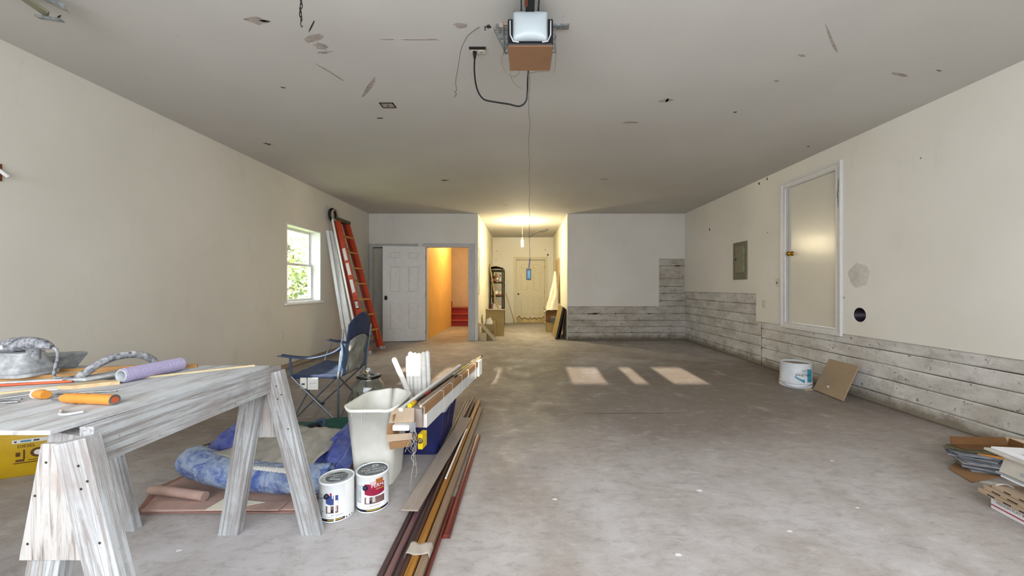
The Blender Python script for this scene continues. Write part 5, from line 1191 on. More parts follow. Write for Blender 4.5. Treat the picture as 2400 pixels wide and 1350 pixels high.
# ------------------------------------------------------------------ work table: plywood on two sawhorses
TZ_ = .79
ws = thing('sawhorse', 'weathered grey sawhorse under the near right edge of the plywood', 'sawhorse', (-1.2, 1.45, 0))
def sawhorse(root, X, y0, y1, gus=True):
    board('beam', (X, y0+.069 if gus else y0, TZ_-.010-.055), (X, y1, TZ_-.010-.055), .040, .110, 'weather', root)
    for k, (yr, yl, yg, sy) in enumerate(((y0+.032, y0+.088, y0+.053, -1), (y1-.055, y1-.055, y1-.034, -1))):
        for s_, yy, xt, xf in ((1, yr, .018, .205), (-1, yl, -.060, -.185)):
            d_ = Vector((X+xt, yy, TZ_-.028))-Vector((X+xf, yy, 0)); p0 = Vector((X+xf, yy, 0))-d_*.08
            board('leg', p0, Vector((X+xt, yy, TZ_-.028)), .088, .040, 'weather', root, up=(0, 1, 0), zmin=0)
        if gus:
            b_ = MB(); z0, z1 = .425, .74
            if k == 0: pl_ = [(X-.165, yg, z0), (X+.115, yg, z0), (X+.03, yg, z1), (X-.105, yg, z1)]
            else: pl_ = [(X-.15, yg, z0+.02), (X+.13, yg, z0+.02), (X+.06, yg, .665), (X-.09, yg, .665)]
            b_.prism(pl_, (0, .014, 0)); build(b_, 'gusset', 'gusset', root, bevel=.001)
        for x_, z in ((.045, .70), (.068, .66), (.052, .64), (.10, .50)): build(MB().sphere((X+x_, yr-.021, z), .0035, 8, 5, (1, .3, 1)), 'screw', 'joint', root)
        if k == 0:
            for x_, z in ((-.09, .69), (-.12, .60), (-.14, .47)): build(MB().sphere((X+x_, yg-.001, z), .0035, 8, 5, (1, .3, 1)), 'screw', 'joint', root)
sawhorse(ws, -1.20, .985, 1.87)
ws2 = thing('sawhorse', 'second weathered sawhorse under the far left part of the plywood', 'sawhorse', (-2.12, 1.45, 0))
sawhorse(ws2, -2.10, 1.0, 1.90)
pt = build(MB().box(-2.75, -1.222, 1.0, 1.83, TZ_-.012, TZ_), 'plywood_top', 'ply', bevel=.0015, loc=(-2, 1.4, TZ_-.012)); tag(pt, 'white dusted plywood sheet forming the work table top', 'table top')
for v in pt.data.vertices: v.co.x += .012*math.sin(v.co.y*3)
# ---- things on the table
TB = 'tools and scraps on the plywood table'
rl = thing('roller_cover', 'fluffy lilac paint roller cover lying on the plywood', 'roller cover', (-1.545, 1.6, TZ_))
a, b_ = Vector((-1.562, 1.49, TZ_+.029)), Vector((-1.537, 1.725, TZ_+.029))
random.seed(1); m = MB(); n, kk = 40, 50; dd_ = (b_-a)
def nap(u, v):
    an = 2*PI*u; r_ = .0282+.0012*noise.noise(Vector((math.cos(an)*3, math.sin(an)*3, v*14)))+.0006*noise.noise(Vector((math.cos(an)*12, math.sin(an)*12, v*50)))
    if v < .02 or v > .98: r_ -= .002
    d_ = dd_.normalized(); s1 = d_.cross(UP).normalized(); s2 = s1.cross(d_); return a+dd_*v+(s1*math.cos(an)+s2*math.sin(an))*r_
m.grid(nap, n, kk)
def ringcap(e, sg):
    d_ = dd_.normalized(); s1 = d_.cross(UP).normalized(); s2 = s1.cross(d_); pr = [(.0255, 0), (.0235, -.002*sg), (.0185, 0), (.0185, .05*sg)]; vs = []
    for r_, h_ in pr:
        for j in range(24): an = 2*PI*j/24; vs.append(e+d_*h_+(s1*math.cos(an)+s2*math.sin(an))*r_)
    return vs, [(i*24+j, i*24+(j+1) % 24, (i+1)*24+(j+1) % 24, (i+1)*24+j) for i in range(3) for j in range(24)]
build(m, 'nap', 'lilac', rl)
for e, sg in ((a, 1), (b_, -1)): vs, fs = ringcap(e, sg); m2 = MB(); m2.add(vs, fs, True); build(m2, 'core_tube', 'rim_grey', rl)
oh = thing('scraper_tool', 'orange plastic scraper handle with a silver ring, nearest on the plywood', 'handle', (-1.38, 1.22, TZ_), TB)
a, b_ = PP(147, 936, 1.235), PP(268, 937, 1.215); a.z = b_.z = TZ_+.0175
pts_ = [a.lerp(b_, t/12) for t in range(13)]; build(MB().tube(pts_, .015, 14, radii=[.011, .016, .0145, .0175, .0150, .0178, .0150, .0175, .0165, .0165, .0165, .0165, .0165]), 'grip', 'orange', oh)
d_ = (b_-a).normalized(); build(MB().tube([b_-d_*.012, b_+d_*.002], .0162, 16), 'collar', 'steel', oh); build(MB().tube([b_+d_*.0, b_+d_*.0028], .010, 14), 'socket', 'red_nose', oh)
for k in (-.006, .006): build(MB().tube([a+UP*k, a-d_*.04+UP*k*1.2], .0025, 6), 'tine', 'steel', oh)
hc = thing('screwdriver', 'screwdriver with striped orange knob handle lying on the plywood, left of the handle', 'screwdriver', (-1.62, 1.3, TZ_), TB)
a, b_ = Vector((-1.632, 1.285, TZ_+.0165)), Vector((-1.585, 1.275, TZ_+.0165)); build(MB().tube([a, a.lerp(b_, .5), b_], .015, 12, radii=[.012, .016, .014]), 'handle', 'orange', hc)
d_ = (b_-a).normalized(); build(MB().tube([a+d_*.002*j for j in (0, 1)], .0155, 12), 'handle_ring', 'paper', hc); build(MB().tube([a, Vector((-1.80, 1.18, TZ_+.006))], .003, 6), 'shank', 'steel', hc)
for i, (p0, p1, lab) in enumerate((((-1.63, 1.24, TZ_+.0035), (-1.95, 1.12, TZ_+.0035), 'thin steel rod nearest the orange handle, left end out of view'), ((-1.66, 1.27, TZ_+.0035), (-2.0, 1.18, TZ_+.0035), 'thin steel rod second from the front on the plywood'), ((-1.45, 1.37, TZ_+.0035), (-1.62, 1.33, TZ_+.0035), 'short steel rod behind the orange handle'))):
    o = build(MB().tube([p0, p1], .003, 7), 'steel_rod', 'steel'); tag(o, lab, 'rod', TB)
o = build(MB().tube(curve_pts([(-1.385, 1.15, TZ_+.004), (-1.365, 1.135, TZ_+.006), (-1.345, 1.115, TZ_+.004), (-1.32, 1.12, TZ_+.004), (-1.30, 1.135, TZ_+.006)], 5), .004, 8), 'metal_hook', 'lid_pale'); tag(o, 'small bent white metal hook nearest the plywood front edge', 'hook', TB)
m = MB(); m.quad8([(-1.70, 1.40, TZ_), (-1.645, 1.40, TZ_), (-1.55, 1.475, TZ_), (-1.63, 1.49, TZ_)], [(-1.70, 1.40, TZ_+.014), (-1.645, 1.40, TZ_+.014), (-1.55, 1.475, TZ_+.014), (-1.63, 1.49, TZ_+.014)]); o = build(m, 'wood_block', 'block', bevel=.001); tag(o, 'small flat pine block under the lilac roller end', 'wood block', TB)
def strip_(p0, p1, w_, t_, mt, lab, z=0.0, nm_='wood_strip'):
    o = board(nm_, (p0[0], p0[1], TZ_+t_/2+z), (p1[0], p1[1], TZ_+t_/2+z), w_, t_, mt, None, bevel=.0006); tag(o, lab, 'strip', TB); return o
strip_((-1.95, 1.23), (-1.27, 1.815), .009, .007, 'pale_strip', 'long pale strip running along the plywood in front of the roller')
strip_((-2.22, 1.42), (-1.52, 1.79), .012, .016, 'brown_strip', 'long brown strip on the plywood, front one of the two')
strip_((-2.45, 1.52), (-1.60, 1.80), .012, .018, 'brown_strip', 'long brown strip on the plywood, rear one of the two')
strip_((-2.4, 1.42), (-1.85, 1.55), .03, .004, 'white_paint', 'flat white paint stirrer lying between the brown strips', nm_='paint_stirrer')
strip_((-2.2, 1.30), (-1.70, 1.42), .05, .003, 'white_paint', 'broad dusty white slat lying in front of the brown strips')
strip_((-2.35, 1.60), (-1.75, 1.70), .05, .004, 'white_paint', 'dusty white slat behind the brown strips near the sander')
o = build(MB().tube([(-1.98, 1.43, TZ_+.006), (-1.76, 1.50, TZ_+.006)], .005, 8), 'red_pencil', 'glove_red'); tag(o, 'red carpenter pencil beside the front brown strip', 'pencil', TB)
# hand sanding float with arched handle
fh = thing('hand_float', 'dusty plastering float with an arched grey handle behind the lilac roller', 'float', (-1.68, 1.6, TZ_), TB)
m = MB(); m.quad8([(-1.74, 1.46, TZ_+.018), (-1.66, 1.455, TZ_+.018), (-1.60, 1.72, TZ_+.018), (-1.68, 1.73, TZ_+.018)], [(-1.735, 1.465, TZ_+.026), (-1.665, 1.46, TZ_+.026), (-1.605, 1.715, TZ_+.026), (-1.675, 1.725, TZ_+.026)]); build(m, 'sole', 'dusty_grey', fh, bevel=.002)
build(MB().tube(curve_pts([(-1.705, 1.475, TZ_+.026), (-1.70, 1.49, TZ_+.040), (-1.685, 1.53, TZ_+.072), (-1.67, 1.58, TZ_+.088), (-1.655, 1.63, TZ_+.088), (-1.642, 1.67, TZ_+.072), (-1.637, 1.70, TZ_+.045), (-1.637, 1.705, TZ_+.026)], 5), .0145, 12, radii=None), 'handle', 'dusty_dark', fh)
for q in ((-1.703, 1.478), (-1.638, 1.702)): build(MB().sphere((q[0], q[1], TZ_+.034), .014, 12, 8), 'handle_foot', 'dusty_grey', fh)
# orbital sander
sn = thing('electric_sander', 'dust covered electric sander with a dark grip at the left of the table', 'sander', (-2.02, 1.5, TZ_), TB)
cx_, cy_ = -2.035, 1.56
def loft(rings): m = MB(); shell(m, rings, True, True); return m
m = loft([rr_ring(cx_-.085, cx_+.085, cy_-.07, cy_+.07, TZ_+z_, .03) for z_ in (.018, .030)]); build(m, 'sanding_pad', 'dusty_grey', sn)
rg = []
for z_, e in ((.030, .0), (.045, .004), (.07, -.010), (.095, -.022), (.110, -.020)): rg.append(rr_ring(cx_-.078-e, cx_+.078+e, cy_-.06-e*.8, cy_+.06+e*.8, TZ_+z_, .03))
build(loft(rg), 'body', 'dusty_grey', sn, bevel=.003)
build(MB().tube(curve_pts([(cx_-.10, cy_, TZ_+.122), (cx_-.06, cy_, TZ_+.133), (cx_, cy_, TZ_+.143), (cx_+.07, cy_, TZ_+.143), (cx_+.12, cy_, TZ_+.130)], 4), .02, 14, radii=[.014, .020, .024, .027, .028, .030, .030, .030, .028, .027, .026, .024, .022, .020, .016, .013, .009]), 'grip', 'dusty_dark', sn)
build(MB().box(cx_-.082, cx_-.04, cy_-.033, cy_-.028, TZ_+.125, TZ_+.14), 'label_plate', 'paper', sn); build(MB().box(cx_-.078, cx_-.048, cy_-.0345, cy_-.0325, TZ_+.129, TZ_+.136), 'label_print', 'red_print', sn)
build(MB().tube([(cx_+.045, cy_, TZ_+.03), (cx_+.045, cy_, TZ_+.125)], .02, 12), 'neck', 'dusty_dark', sn)
build(MB().tube(curve_pts([(cx_+.125, cy_, TZ_+.127), (cx_+.140, cy_, TZ_+.115), (cx_+.142, cy_, TZ_+.085), (cx_+.145, cy_-.01, TZ_+.05), (cx_+.16, cy_-.02, TZ_+.01), (cx_+.20, cy_+.03, TZ_+.006)], 5), .005, 8), 'cord', 'dusty_dark', sn)
bt_ = thing('sanding_block', 'wedge shaped dusty sanding block leaning behind the sander', 'sanding block', (-2.13, 1.7, TZ_), TB)
m = MB(); m.quad8([(-2.22, 1.68, TZ_), (-2.09, 1.68, TZ_), (-2.07, 1.78, TZ_), (-2.22, 1.78, TZ_)], [(-2.24, 1.67, TZ_+.06), (-2.03, 1.67, TZ_+.072), (-2.01, 1.78, TZ_+.072), (-2.24, 1.79, TZ_+.06)]); build(m, 'block', 'dusty_grey', bt_, bevel=.006)
m = MB(); m.quad8([(-2.245, 1.668, TZ_+.061), (-2.03, 1.668, TZ_+.072), (-2.01, 1.782, TZ_+.072), (-2.245, 1.792, TZ_+.061)], [(-2.24, 1.68, TZ_+.070), (-2.05, 1.68, TZ_+.078), (-2.03, 1.77, TZ_+.078), (-2.24, 1.78, TZ_+.070)]); build(m, 'top_plate', 'dusty_grey', bt_, bevel=.003)

# ------------------------------------------------------------------ yellow jug
jg = thing('yellow_jug', 'yellow plastic fluid jug with brown DIESEL print on the floor', 'jug', (-3.0, 2.45, 0))
A0, A1 = Vector((-3.19, 2.30, 0)), Vector((-2.95, 2.42, 0)); e1 = (A1-A0).normalized(); e2 = Vector((-e1.y, e1.x, 0)); wj = (A1-A0).length; dj = .16
def jring(z, e): 
    base = rr_ring(-e, wj+e, -e, dj+e, z, .03); return [A0+e1*p.x+e2*p.y+UP*p.z for p in base]
m = MB(); shell(m, [jring(0, -.008), jring(.008, 0), jring(.24, 0), jring(.265, -.012), jring(.285, -.03), jring(.30, -.055)], True, True); build(m, 'jug_body', 'yellow', jg)
cc = A0+e1*.08+e2*.08; build(MB().lathe([(.026, .298), (.026, .31), (.034, .312), (.034, .335), (.0005, .337)], (cc.x, cc.y, 0), 20), 'cap', 'black', jg)
h0, h1 = A0+e1*.10+e2*.08, A0+e1*.21+e2*.08; build(MB().tube(curve_pts([h0+UP*.295, h0+e1*.01+UP*.32, h1-e1*.015+UP*.322, h1+UP*.275], 5), .013, 10), 'handle', 'yellow', jg)
def lj(u, v, off=.0015): return A0+e1*u-e2*off+UP*v
def jq(u0, u1, v0, v1, mt, nm_, off=.001):
    m = MB(); m.quad8([lj(u0, v0, 0), lj(u1, v0, 0), lj(u1, v1, 0), lj(u0, v1, 0)], [lj(u0, v0, off), lj(u1, v0, off), lj(u1, v1, off), lj(u0, v1, off)]); build(m, nm_, mt, jg)
jq(.085, .235, .205, .228, 'paper', 'label_header'); jq(.12, .165, .211, .221, 'teal_w', 'header_print', .002); jq(.175, .20, .211, .221, 'ink', 'header_print', .002); jq(.094, .104, .211, .221, 'ink', 'header_print', .002)
text('lettering', 'DIESEL', .026, lambda u, v: lj(.145+u, .185+v), 'ink_brown', jg); text('lettering', 'J', .075, lambda u, v: lj(.135+u, .135+v), 'ink_brown', jg, False); 
m = MB(); n = 24
for r0, r1, mt in ((.020, .034, 'ink_brown'), (.0, .018, 'paper')):
    m = MB(); vs = []
    for j in range(n):
        a = 2*PI*j/n
        for r_ in (max(r0, .0005), r1): vs.append(lj(.195+r_*math.cos(a), .140+r_*.85*math.sin(a), .002))
    m.add(vs, [(2*j, 2*j+1, 2*((j+1) % n)+1, 2*((j+1) % n)) for j in range(n)]); build(m, 'emblem', mt, jg, normals=False)
jq(.09, .24, .082, .087, 'ink_brown', 'label_rule', .002); jq(.10, .135, .093, .106, 'ink_brown', 'label_print', .002); jq(.10, .118, .125, .15, 'ink_brown', 'label_print', .002); jq(.15, .23, .096, .099, 'ink_brown', 'label_print', .002)

# ------------------------------------------------------------------ tarps and cloths under the table
def sheet4(name, c00, c10, c11, c01, mat, label, cat, fn=None, nu=26, nv=22, solid=.003):
    c = [Vector(x) for x in (c00, c10, c11, c01)]
    def g(u, v):
        p = c[0].lerp(c[1], u).lerp(c[3].lerp(c[2], u), v)
        if fn: p = p+Vector(fn(u, v))
        p.z = max(p.z, .004); return p
    o = build(MB().grid(g, nu, nv), name, mat, solid=solid)
    if label: tag(o, label, cat)
    return o
for k, (off, z, mt, lab) in enumerate(((0, .003, 'rosin_d', 'flat red brown board lying under the tarpaulins, bottom layer'), (.03, .011, 'rosin', 'pale pink building paper sheet lying on the red brown board'))):
    m = MB(); m.prism([(-1.985+off, 1.965, z), (-1.15, 1.97+off*.4, z), (-1.05, 2.5, z), (-2.06+off, 2.46, z), (-2.12+off*2, 2.2, z)], (0, 0, .007)); o = build(m, 'floor_sheet', mt, bevel=.001); tag(o, lab, 'sheet')
o = board('floor_sheet', (-1.95, 2.0, .024), (-1.25, 2.0, .024), .09, .006, 'rosin', None, (0, .05, 1)); tag(o, 'narrow pink strip of board on the front of the building paper', 'sheet')
o = build(MB().tube(curve_pts([(-2.055, 2.12, .045), (-1.9, 2.09, .048), (-1.7, 2.05, .046)], 4), .024, 12), 'paper_roll', 'rosin'); tag(o, 'short pink roll of building paper below the blue tarpaulin roll', 'paper roll')
m = MB(); m.prism([(-1.62, 1.955, .028), (-1.52, 1.955, .028), (-1.36, 2.02, .030), (-1.60, 2.06, .030)], (0, 0, .002)); o = build(m, 'paper_scrap', 'cloth_white'); tag(o, 'cream paper corner poking out below the blue tarpaulin roll', 'paper')
# rolled tarp
path = curve_pts([(-1.985, 2.27, .145), (-1.86, 2.23, .135), (-1.68, 2.17, .118), (-1.45, 2.13, .108), (-1.22, 2.12, .104), (-1.08, 2.14, .10)], 8); nP = len(path)-1
def roll(u, v):
    k = v*nP; i = min(int(k), nP-1); p = path[i].lerp(path[i+1], k-i); d_ = (path[i+1]-path[i]).normalized(); s1 = d_.cross(UP).normalized(); s2 = s1.cross(d_); an = 2*PI*u
    r_ = .088*(1-.35*max(0, (.06-v)/.06)) - .005*v; r_ *= 1+.10*noise.noise(Vector((math.cos(an)*1.6, math.sin(an)*1.6, v*9)))+.05*noise.noise(Vector((math.cos(an)*5, math.sin(an)*5, v*25)))+.03*noise.noise(Vector((math.cos(an)*12, math.sin(an)*12, v*60)))
    q = p+(s1*math.cos(an)+s2*math.sin(an)*.88)*r_; q.z = max(q.z, .028); return q
m = MB(); m.grid(roll, 56, 120); v0 = [Vector(m.v[i]) for i in range(57)]; ctr = sum(v0, Vector())/57+Vector((.03, 0, 0)); m.add([ctr]+v0, [(0, i+1, i+2) for i in range(56)], True)
o = build(m, 'rolled_tarpaulin', 'tarp'); tag(o, 'pale blue tarpaulin rolled into a long tube under the table', 'tarpaulin')
def heap(name, cx_, cy_, rx, ry, h_, mat, label, cat, seed, ridges=0, rot_=0.0, pk=(0, 0), z0=.012, pw=1.0):
    n, kk = 72, 30; vs = [(cx_+pk[0]*rx, cy_+pk[1]*ry, z0+h_)]; fs = []
    for i in range(1, kk+1):
        t = i/kk
        for j in range(n):
            an = 2*PI*j/n; er = 1+.14*noise.noise(Vector((math.cos(an)*2+seed, math.sin(an)*2, 0)))+.05*noise.noise(Vector((math.cos(an)*7+seed, math.sin(an)*7, 3)))
            x, y_ = rx*t*er*math.cos(an)+pk[0]*rx*(1-t), ry*t*er*math.sin(an)+pk[1]*ry*(1-t)
            z = h_*(1-t**1.6)**pw+h_*.22*noise.noise(Vector((x*7+seed, y_*7, 1)))*(1-t)+h_*.10*noise.noise(Vector((x*22, y_*22+seed, 1)))*(1-t*.6)
            if ridges: z += h_*.13*math.sin(an*ridges+2*noise.noise(Vector((t*4, seed, 0))))*math.sin(PI*min(1, t*1.02))**.8
            xx, yy_ = x*math.cos(rot_)-y_*math.sin(rot_), x*math.sin(rot_)+y_*math.cos(rot_)
            vs.append((cx_+xx, cy_+yy_, max(z0 if t > .96 else z0+.003, z0+z)))
    for j in range(n): fs.append((0, 1+j, 1+(j+1) % n))
    for i in range(kk-1):
        for j in range(n): fs.append((1+i*n+j, 1+(i+1)*n+j, 1+(i+1)*n+(j+1) % n, 1+i*n+(j+1) % n))
    m = MB(); m.add(vs, fs, True); o = build(m, name, mat, solid=.003); tag(o, label, cat); return o
heap('heaped_tarpaulin', -1.86, 2.47, .22, .20, .27, 'tarp_d', 'dark blue tarpaulin heaped up behind the rolled one, left', 'tarpaulin', 3, 0, .1, (.05, .2), .008, .8)
sheet4('folded_tarpaulin', (-1.33, 2.13, .035), (-1.045, 2.17, .02), (-1.045, 2.62, .20), (-1.20, 2.70, .25), 'tarp_d', 'violet blue folded tarpaulin bunched up beside the white bin', 'tarpaulin',
       lambda u, v: (.01*noise.noise(Vector((u*4, v*4, 8)))*(1-u), 0, .055*math.sin(PI*u)*math.sin(PI*min(1, v+.1))+.016*(1-2*abs(math.sin(u*11+v*2.5+1.5*noise.noise(Vector((u*2, v*2, 4))))))*math.sin(PI*(.1+.85*v))+.012*noise.noise(Vector((u*6, v*8, 2)))), 70, 44)
sheet4('canvas_cloth', (-1.80, 2.22, .20), (-1.20, 2.03, .135), (-1.20, 2.62, .19), (-1.62, 2.66, .21), 'canvas', 'cream canvas drop cloth draped over the blue tarpaulins', 'cloth',
       lambda u, v: (0, 0, .013*(1-2*abs(math.sin(u*17+v*5+2*noise.noise(Vector((u*2, v*2, 4))))))*(.3+.7*v)*(1-.8*v**5)+.02*noise.noise(Vector((u*4, v*4, 0)))+.02*math.sin(PI*u)*math.sin(PI*v)), 70, 30)
o = sheet4('lace_edging', (-1.47, 2.04, .198), (-1.22, 2.0, .19), (-1.22, 2.03, .205), (-1.47, 2.058, .206), 'paper', 'narrow white ruffled edging between canvas and rolled tarpaulin', 'edging', lambda u, v: (0, 0, .0018*math.sin(u*90)+.004*noise.noise(Vector((u*20, v*3, 0)))), 60, 3)
m = MB(); m.obox(PP(449, 1064, 2.33), PP(498, 1076, 2.30), .05, .022, (0, 1, .3)); bk = thing('strap_buckle', 'black webbing strap with a brown leather buckle end on the tarpaulin', 'strap', tuple(PP(470, 1070, 2.33)))
build(m, 'webbing', 'strap', bk, bevel=.003); m = MB(); m.obox(PP(495, 1076, 2.29), PP(524, 1088, 2.27), .055, .020, (0, 1, .3)); build(m, 'leather_end', 'm_brown', bk, bevel=.004)
build(MB().sphere(PP(470, 1067, 2.30), .004, 8, 6), 'rivet', 'steel', bk)
m = MB(); m.obox(PP(452, 1051, 2.42), PP(492, 1040, 2.42), .006, .012, (0, 1, 0)); o = build(m, 'thin_strap', 'strap'); tag(o, 'thin black strap poking out left of the dark blue tarpaulin', 'strap')
m = MB(); m.sphere(PP(543, 1061, 2.33), .022, 12, 8, (1, .6, .8)); o = build(m, 'wooden_ball', 'm_honey'); tag(o, 'round brown wooden knob half hidden behind the sawhorse leg', 'knob')
sheet4('green_bag', (-1.80, 2.90, .02), (-1.15, 2.86, .08), (-1.22, 3.2, .08), (-1.93, 3.2, .02), 'green', 'dark green cloth bag lying flat behind the tarpaulins', 'bag', lambda u, v: (0, 0, .06*math.sin(PI*u)*math.sin(PI*v)+.02*noise.noise(Vector((u*5, v*5, 0)))), 30, 20, .01)
m = MB(); m.tube(curve_pts([(-1.72, 2.80, .05), (-1.60, 2.78, .12), (-1.52, 2.80, .15), (-1.49, 2.83, .10), (-1.42, 2.80, .09), (-1.32, 2.76, .10), (-1.20, 2.74, .09)], 6), .022, 10); o = build(m, 'bag_strap', 'strap'); tag(o, 'thick black shoulder strap coiled on the green bag', 'strap')
m = MB(); m.tube(curve_pts([(-1.52, 2.80, .10), (-1.54, 2.83, .15), (-1.50, 2.86, .175), (-1.47, 2.84, .15), (-1.48, 2.80, .11)], 5), .014, 8); o = build(m, 'strap_loop', 'chair_blue'); tag(o, 'small grey loop standing up on the black shoulder strap', 'loop')

# ------------------------------------------------------------------ right wall items
bk = thing('plaster_bucket', 'white plastic bucket standing upside down by the right wall', 'bucket', (3.21, 4.53, 0)); c = (3.21, 4.53, 0)
build(MB().lathe([(.160, .0), (.168, .002), (.168, .030), (.162, .034), (.162, .05), (.167, .052), (.167, .058), (.160, .062), (.156, .27), (.158, .283), (.150, .283), (.146, .262), (.0005, .262)], c, 48), 'bucket_body', 'bucket', bk)
build(MB().lathe([(.145, .2635), (.10, .266), (.0005, .265)], c, 30), 'caked_bottom', 'mud', bk)
random.seed(9); blotch('paint_chip', (3.15, 4.50, .2665), .03, 'z', 'joint', bk, 1.6, .7)
blotch('paint_chip', (3.21, 4.46, .2665), .02, 'z', 'joint', bk, 1.6, .7)
ab = math.atan2(-4.53, -3.21)
def bm_(u, v, a0, z0, off=.0015): 
    rr = .1605-.0192*(z0+v-.06)/1.0; a = ab+a0+u/.16; return (c[0]+(rr+off)*math.cos(a), c[1]+(rr+off)*math.sin(a), z0+v)
def bpatch(a0, a1, zf0, zf1, mt, nm_, off=.0010, n=14):
    vs = [bm_(0, 0, a0+(a1-a0)*i/n, (zf0(i/n) if k == 0 else zf1(i/n)), off) for i in range(n+1) for k in (0, 1)]; m = MB(); m.add(vs, [(2*i, 2*i+2, 2*i+3, 2*i+1) for i in range(n)], True); build(m, nm_, mt, bk, normals=False)
bpatch(-.05, .55, lambda t: .125-.06*t, lambda t: .142-.048*t if t < .8 else .105, 'teal_w', 'teal_swoosh'); bpatch(.75, 1.2, lambda t: .075, lambda t: .225-.01*t, 'teal_w', 'teal_print'); bpatch(.35, .75, lambda t: .19, lambda t: .215+.01*t, 'print_faint', 'fine_print')
bpatch(.10, .75, lambda t: .178, lambda t: .184, 'print_faint', 'fine_print')
text('lettering', 'VALSPAR', .040, lambda u, v: bm_(-u*1.0, -v, .47, .158, .002), 'black', bk)
# bail folded along the rim
m = MB(); m.tube([(c[0]+.171*math.cos(ab+t), c[1]+.171*math.sin(ab+t), .066-.05*math.sin((t+1.3)/2.6*PI)) for t in [-.9+1.9*i/20 for i in range(21)]], .0022, 6); build(m, 'bail_wire', 'steel', bk)
o = board('floor_offcut', (3.16, 4.31, .006), (3.26, 4.335, .006), .02, .012, 'block'); tag(o, 'tiny wooden offcut on the floor between bucket and leaning board', 'offcut')
lb = thing('leaning_hardboard', 'square tan hardboard leaning against the concrete right of the bucket', 'board', (3.3, 4.1, 0))
A_, B_, C__, D_ = Vector((3.275, 4.33, 0)), Vector((3.235, 3.88, 0)), Vector((3.475, 3.97, .335)), Vector((3.49, 4.37, .335))
nn = (B_-A_).cross(D_-A_).normalized(); nn = nn if nn.x < 0 else -nn
m = MB(); m.quad8([p+UP*.004 for p in (A_, B_, C__, D_)], [p+nn*.012+UP*.004 for p in (A_, B_, C__, D_)]); build(m, 'sheet', 'hardboard', lb, bevel=.001)
p0 = A_.lerp(B_, .42).lerp(D_.lerp(C__, .42), .22); e_1 = (B_-A_).normalized()*.016; e_2 = (D_-A_).normalized()*.010; m = MB(); m.prism([p0+nn*.0125-e_1-e_2+UP*.004, p0+nn*.0125+e_1-e_2+UP*.004, p0+nn*.0125+e_1+e_2+UP*.004, p0+nn*.0125-e_1+e_2+UP*.004], nn*.001); build(m, 'paper_sticker', 'paper', lb)
# stacks of tiles and cartons at the right edge
G = 'tiles and flat cartons piled by the right wall'
def slab(name, pts, z, th, mt, lab, cat, parent=None, bev=.001):
    m = MB(); m.prism([(x, y_, z) for x, y_ in pts], (0, 0, th)); o = build(m, name, mt, parent, bevel=bev)
    if lab: tag(o, lab, cat, G)
    return o
# local frame: rows run towards the right and nearer
slab('cardboard_sheet', [FP(2224, 1100).xy, FP(2278, 1132).xy, FP(2345, 1120).xy, FP(2340, 1062).xy, FP(2262, 1064).xy], .002, .006, 'card', 'flat brown cardboard sheet at the bottom left of the tile pile', 'cardboard')
random.seed(44)
def tile_pts(cx_, cy_, a, l_, w_):
    u = Vector((math.cos(a), math.sin(a))); v = Vector((-u.y, u.x)); c = Vector((cx_, cy_)); return [c-u*l_-v*w_, c+u*l_-v*w_, c+u*l_+v*w_, c-u*l_+v*w_]
z = .0085; labs = ['bottom', 'second from the bottom', 'third from the bottom', 'fourth from the bottom', 'fifth from the bottom', 'sixth from the bottom', 'seventh from the bottom', 'eighth from the bottom', 'ninth from the bottom', 'top']
for i in range(10):
    th = .0095; cx_ = 2.93+random.uniform(-.025, .025)-.006*i; cy_ = 2.43+random.uniform(-.02, .02)+.003*i
    o = slab('slate_tile', tile_pts(cx_, cy_, -.55+random.uniform(-.22, .22), .105, .075), z, th, ['tile', 'tile_d', 'tile', 'tile', 'tile_l', 'tile', 'tile_d'][i % 7], 'grey tile, %s of the tile stack' % labs[i], 'tile', None, .0012); z += th+.0006
slab('orange_strip', [Vector((2.86, 2.42)), Vector((3.00, 2.26)), Vector((3.02, 2.28)), Vector((2.88, 2.44))], z, .006, 'orange', 'thin orange strip lying on top of the grey tile stack', 'strip')
zt_ = z+.008
slab('wood_board', [Vector((2.75, 2.51)), Vector((2.80, 2.43)), Vector((3.35, 2.26)), Vector((3.46, 2.48)), Vector((2.80, 2.54))], zt_, .010, 'olive', 'olive brown thin board covering the grey tile stack', 'board')
cb = thing('cardboard_tray', 'shallow brown cardboard tray on top at the back of the tile pile', 'box', (2.97, 2.47, zt_+.011), G)
q = [(2.80, 2.45), (3.13, 2.41), (3.15, 2.50), (2.81, 2.52)]
slab('tray_base', [Vector(p) for p in q], zt_+.0112, .004, 'card_d', None, None, cb)
for i in range(4):
    a, b_ = Vector((*q[i], zt_+.0152)), Vector((*q[(i+1) % 4], zt_+.0152)); cen = Vector((2.97, 2.47, zt_+.0152)); out = ((a+b_)/2-cen).normalized()
    if i in (0, 3): continue
    m = MB(); nr = (b_-a).cross(UP).normalized()*.004; m.quad8([a, b_, b_+nr, a+nr], [a+UP*.046+out*.010, b_+UP*.046+out*.010, b_+UP*.046+out*.010+nr, a+UP*.046+out*.010+nr]); build(m, 'tray_side', 'card_d', cb)
sb = thing('tilted_carton', 'grey brown carton flap leaning at the right end of the tile pile', 'box', (3.3, 2.38, zt_+.01), G)
m = MB(); m.quad8([(3.17, 2.50, zt_+.012), (3.40, 2.24, zt_+.012), (3.41, 2.25, zt_+.012), (3.18, 2.51, zt_+.012)], [(3.16, 2.52, zt_+.060), (3.42, 2.26, zt_+.075), (3.43, 2.27, zt_+.075), (3.17, 2.53, zt_+.060)]); build(m, 'carton_panel', 'card_l', sb)
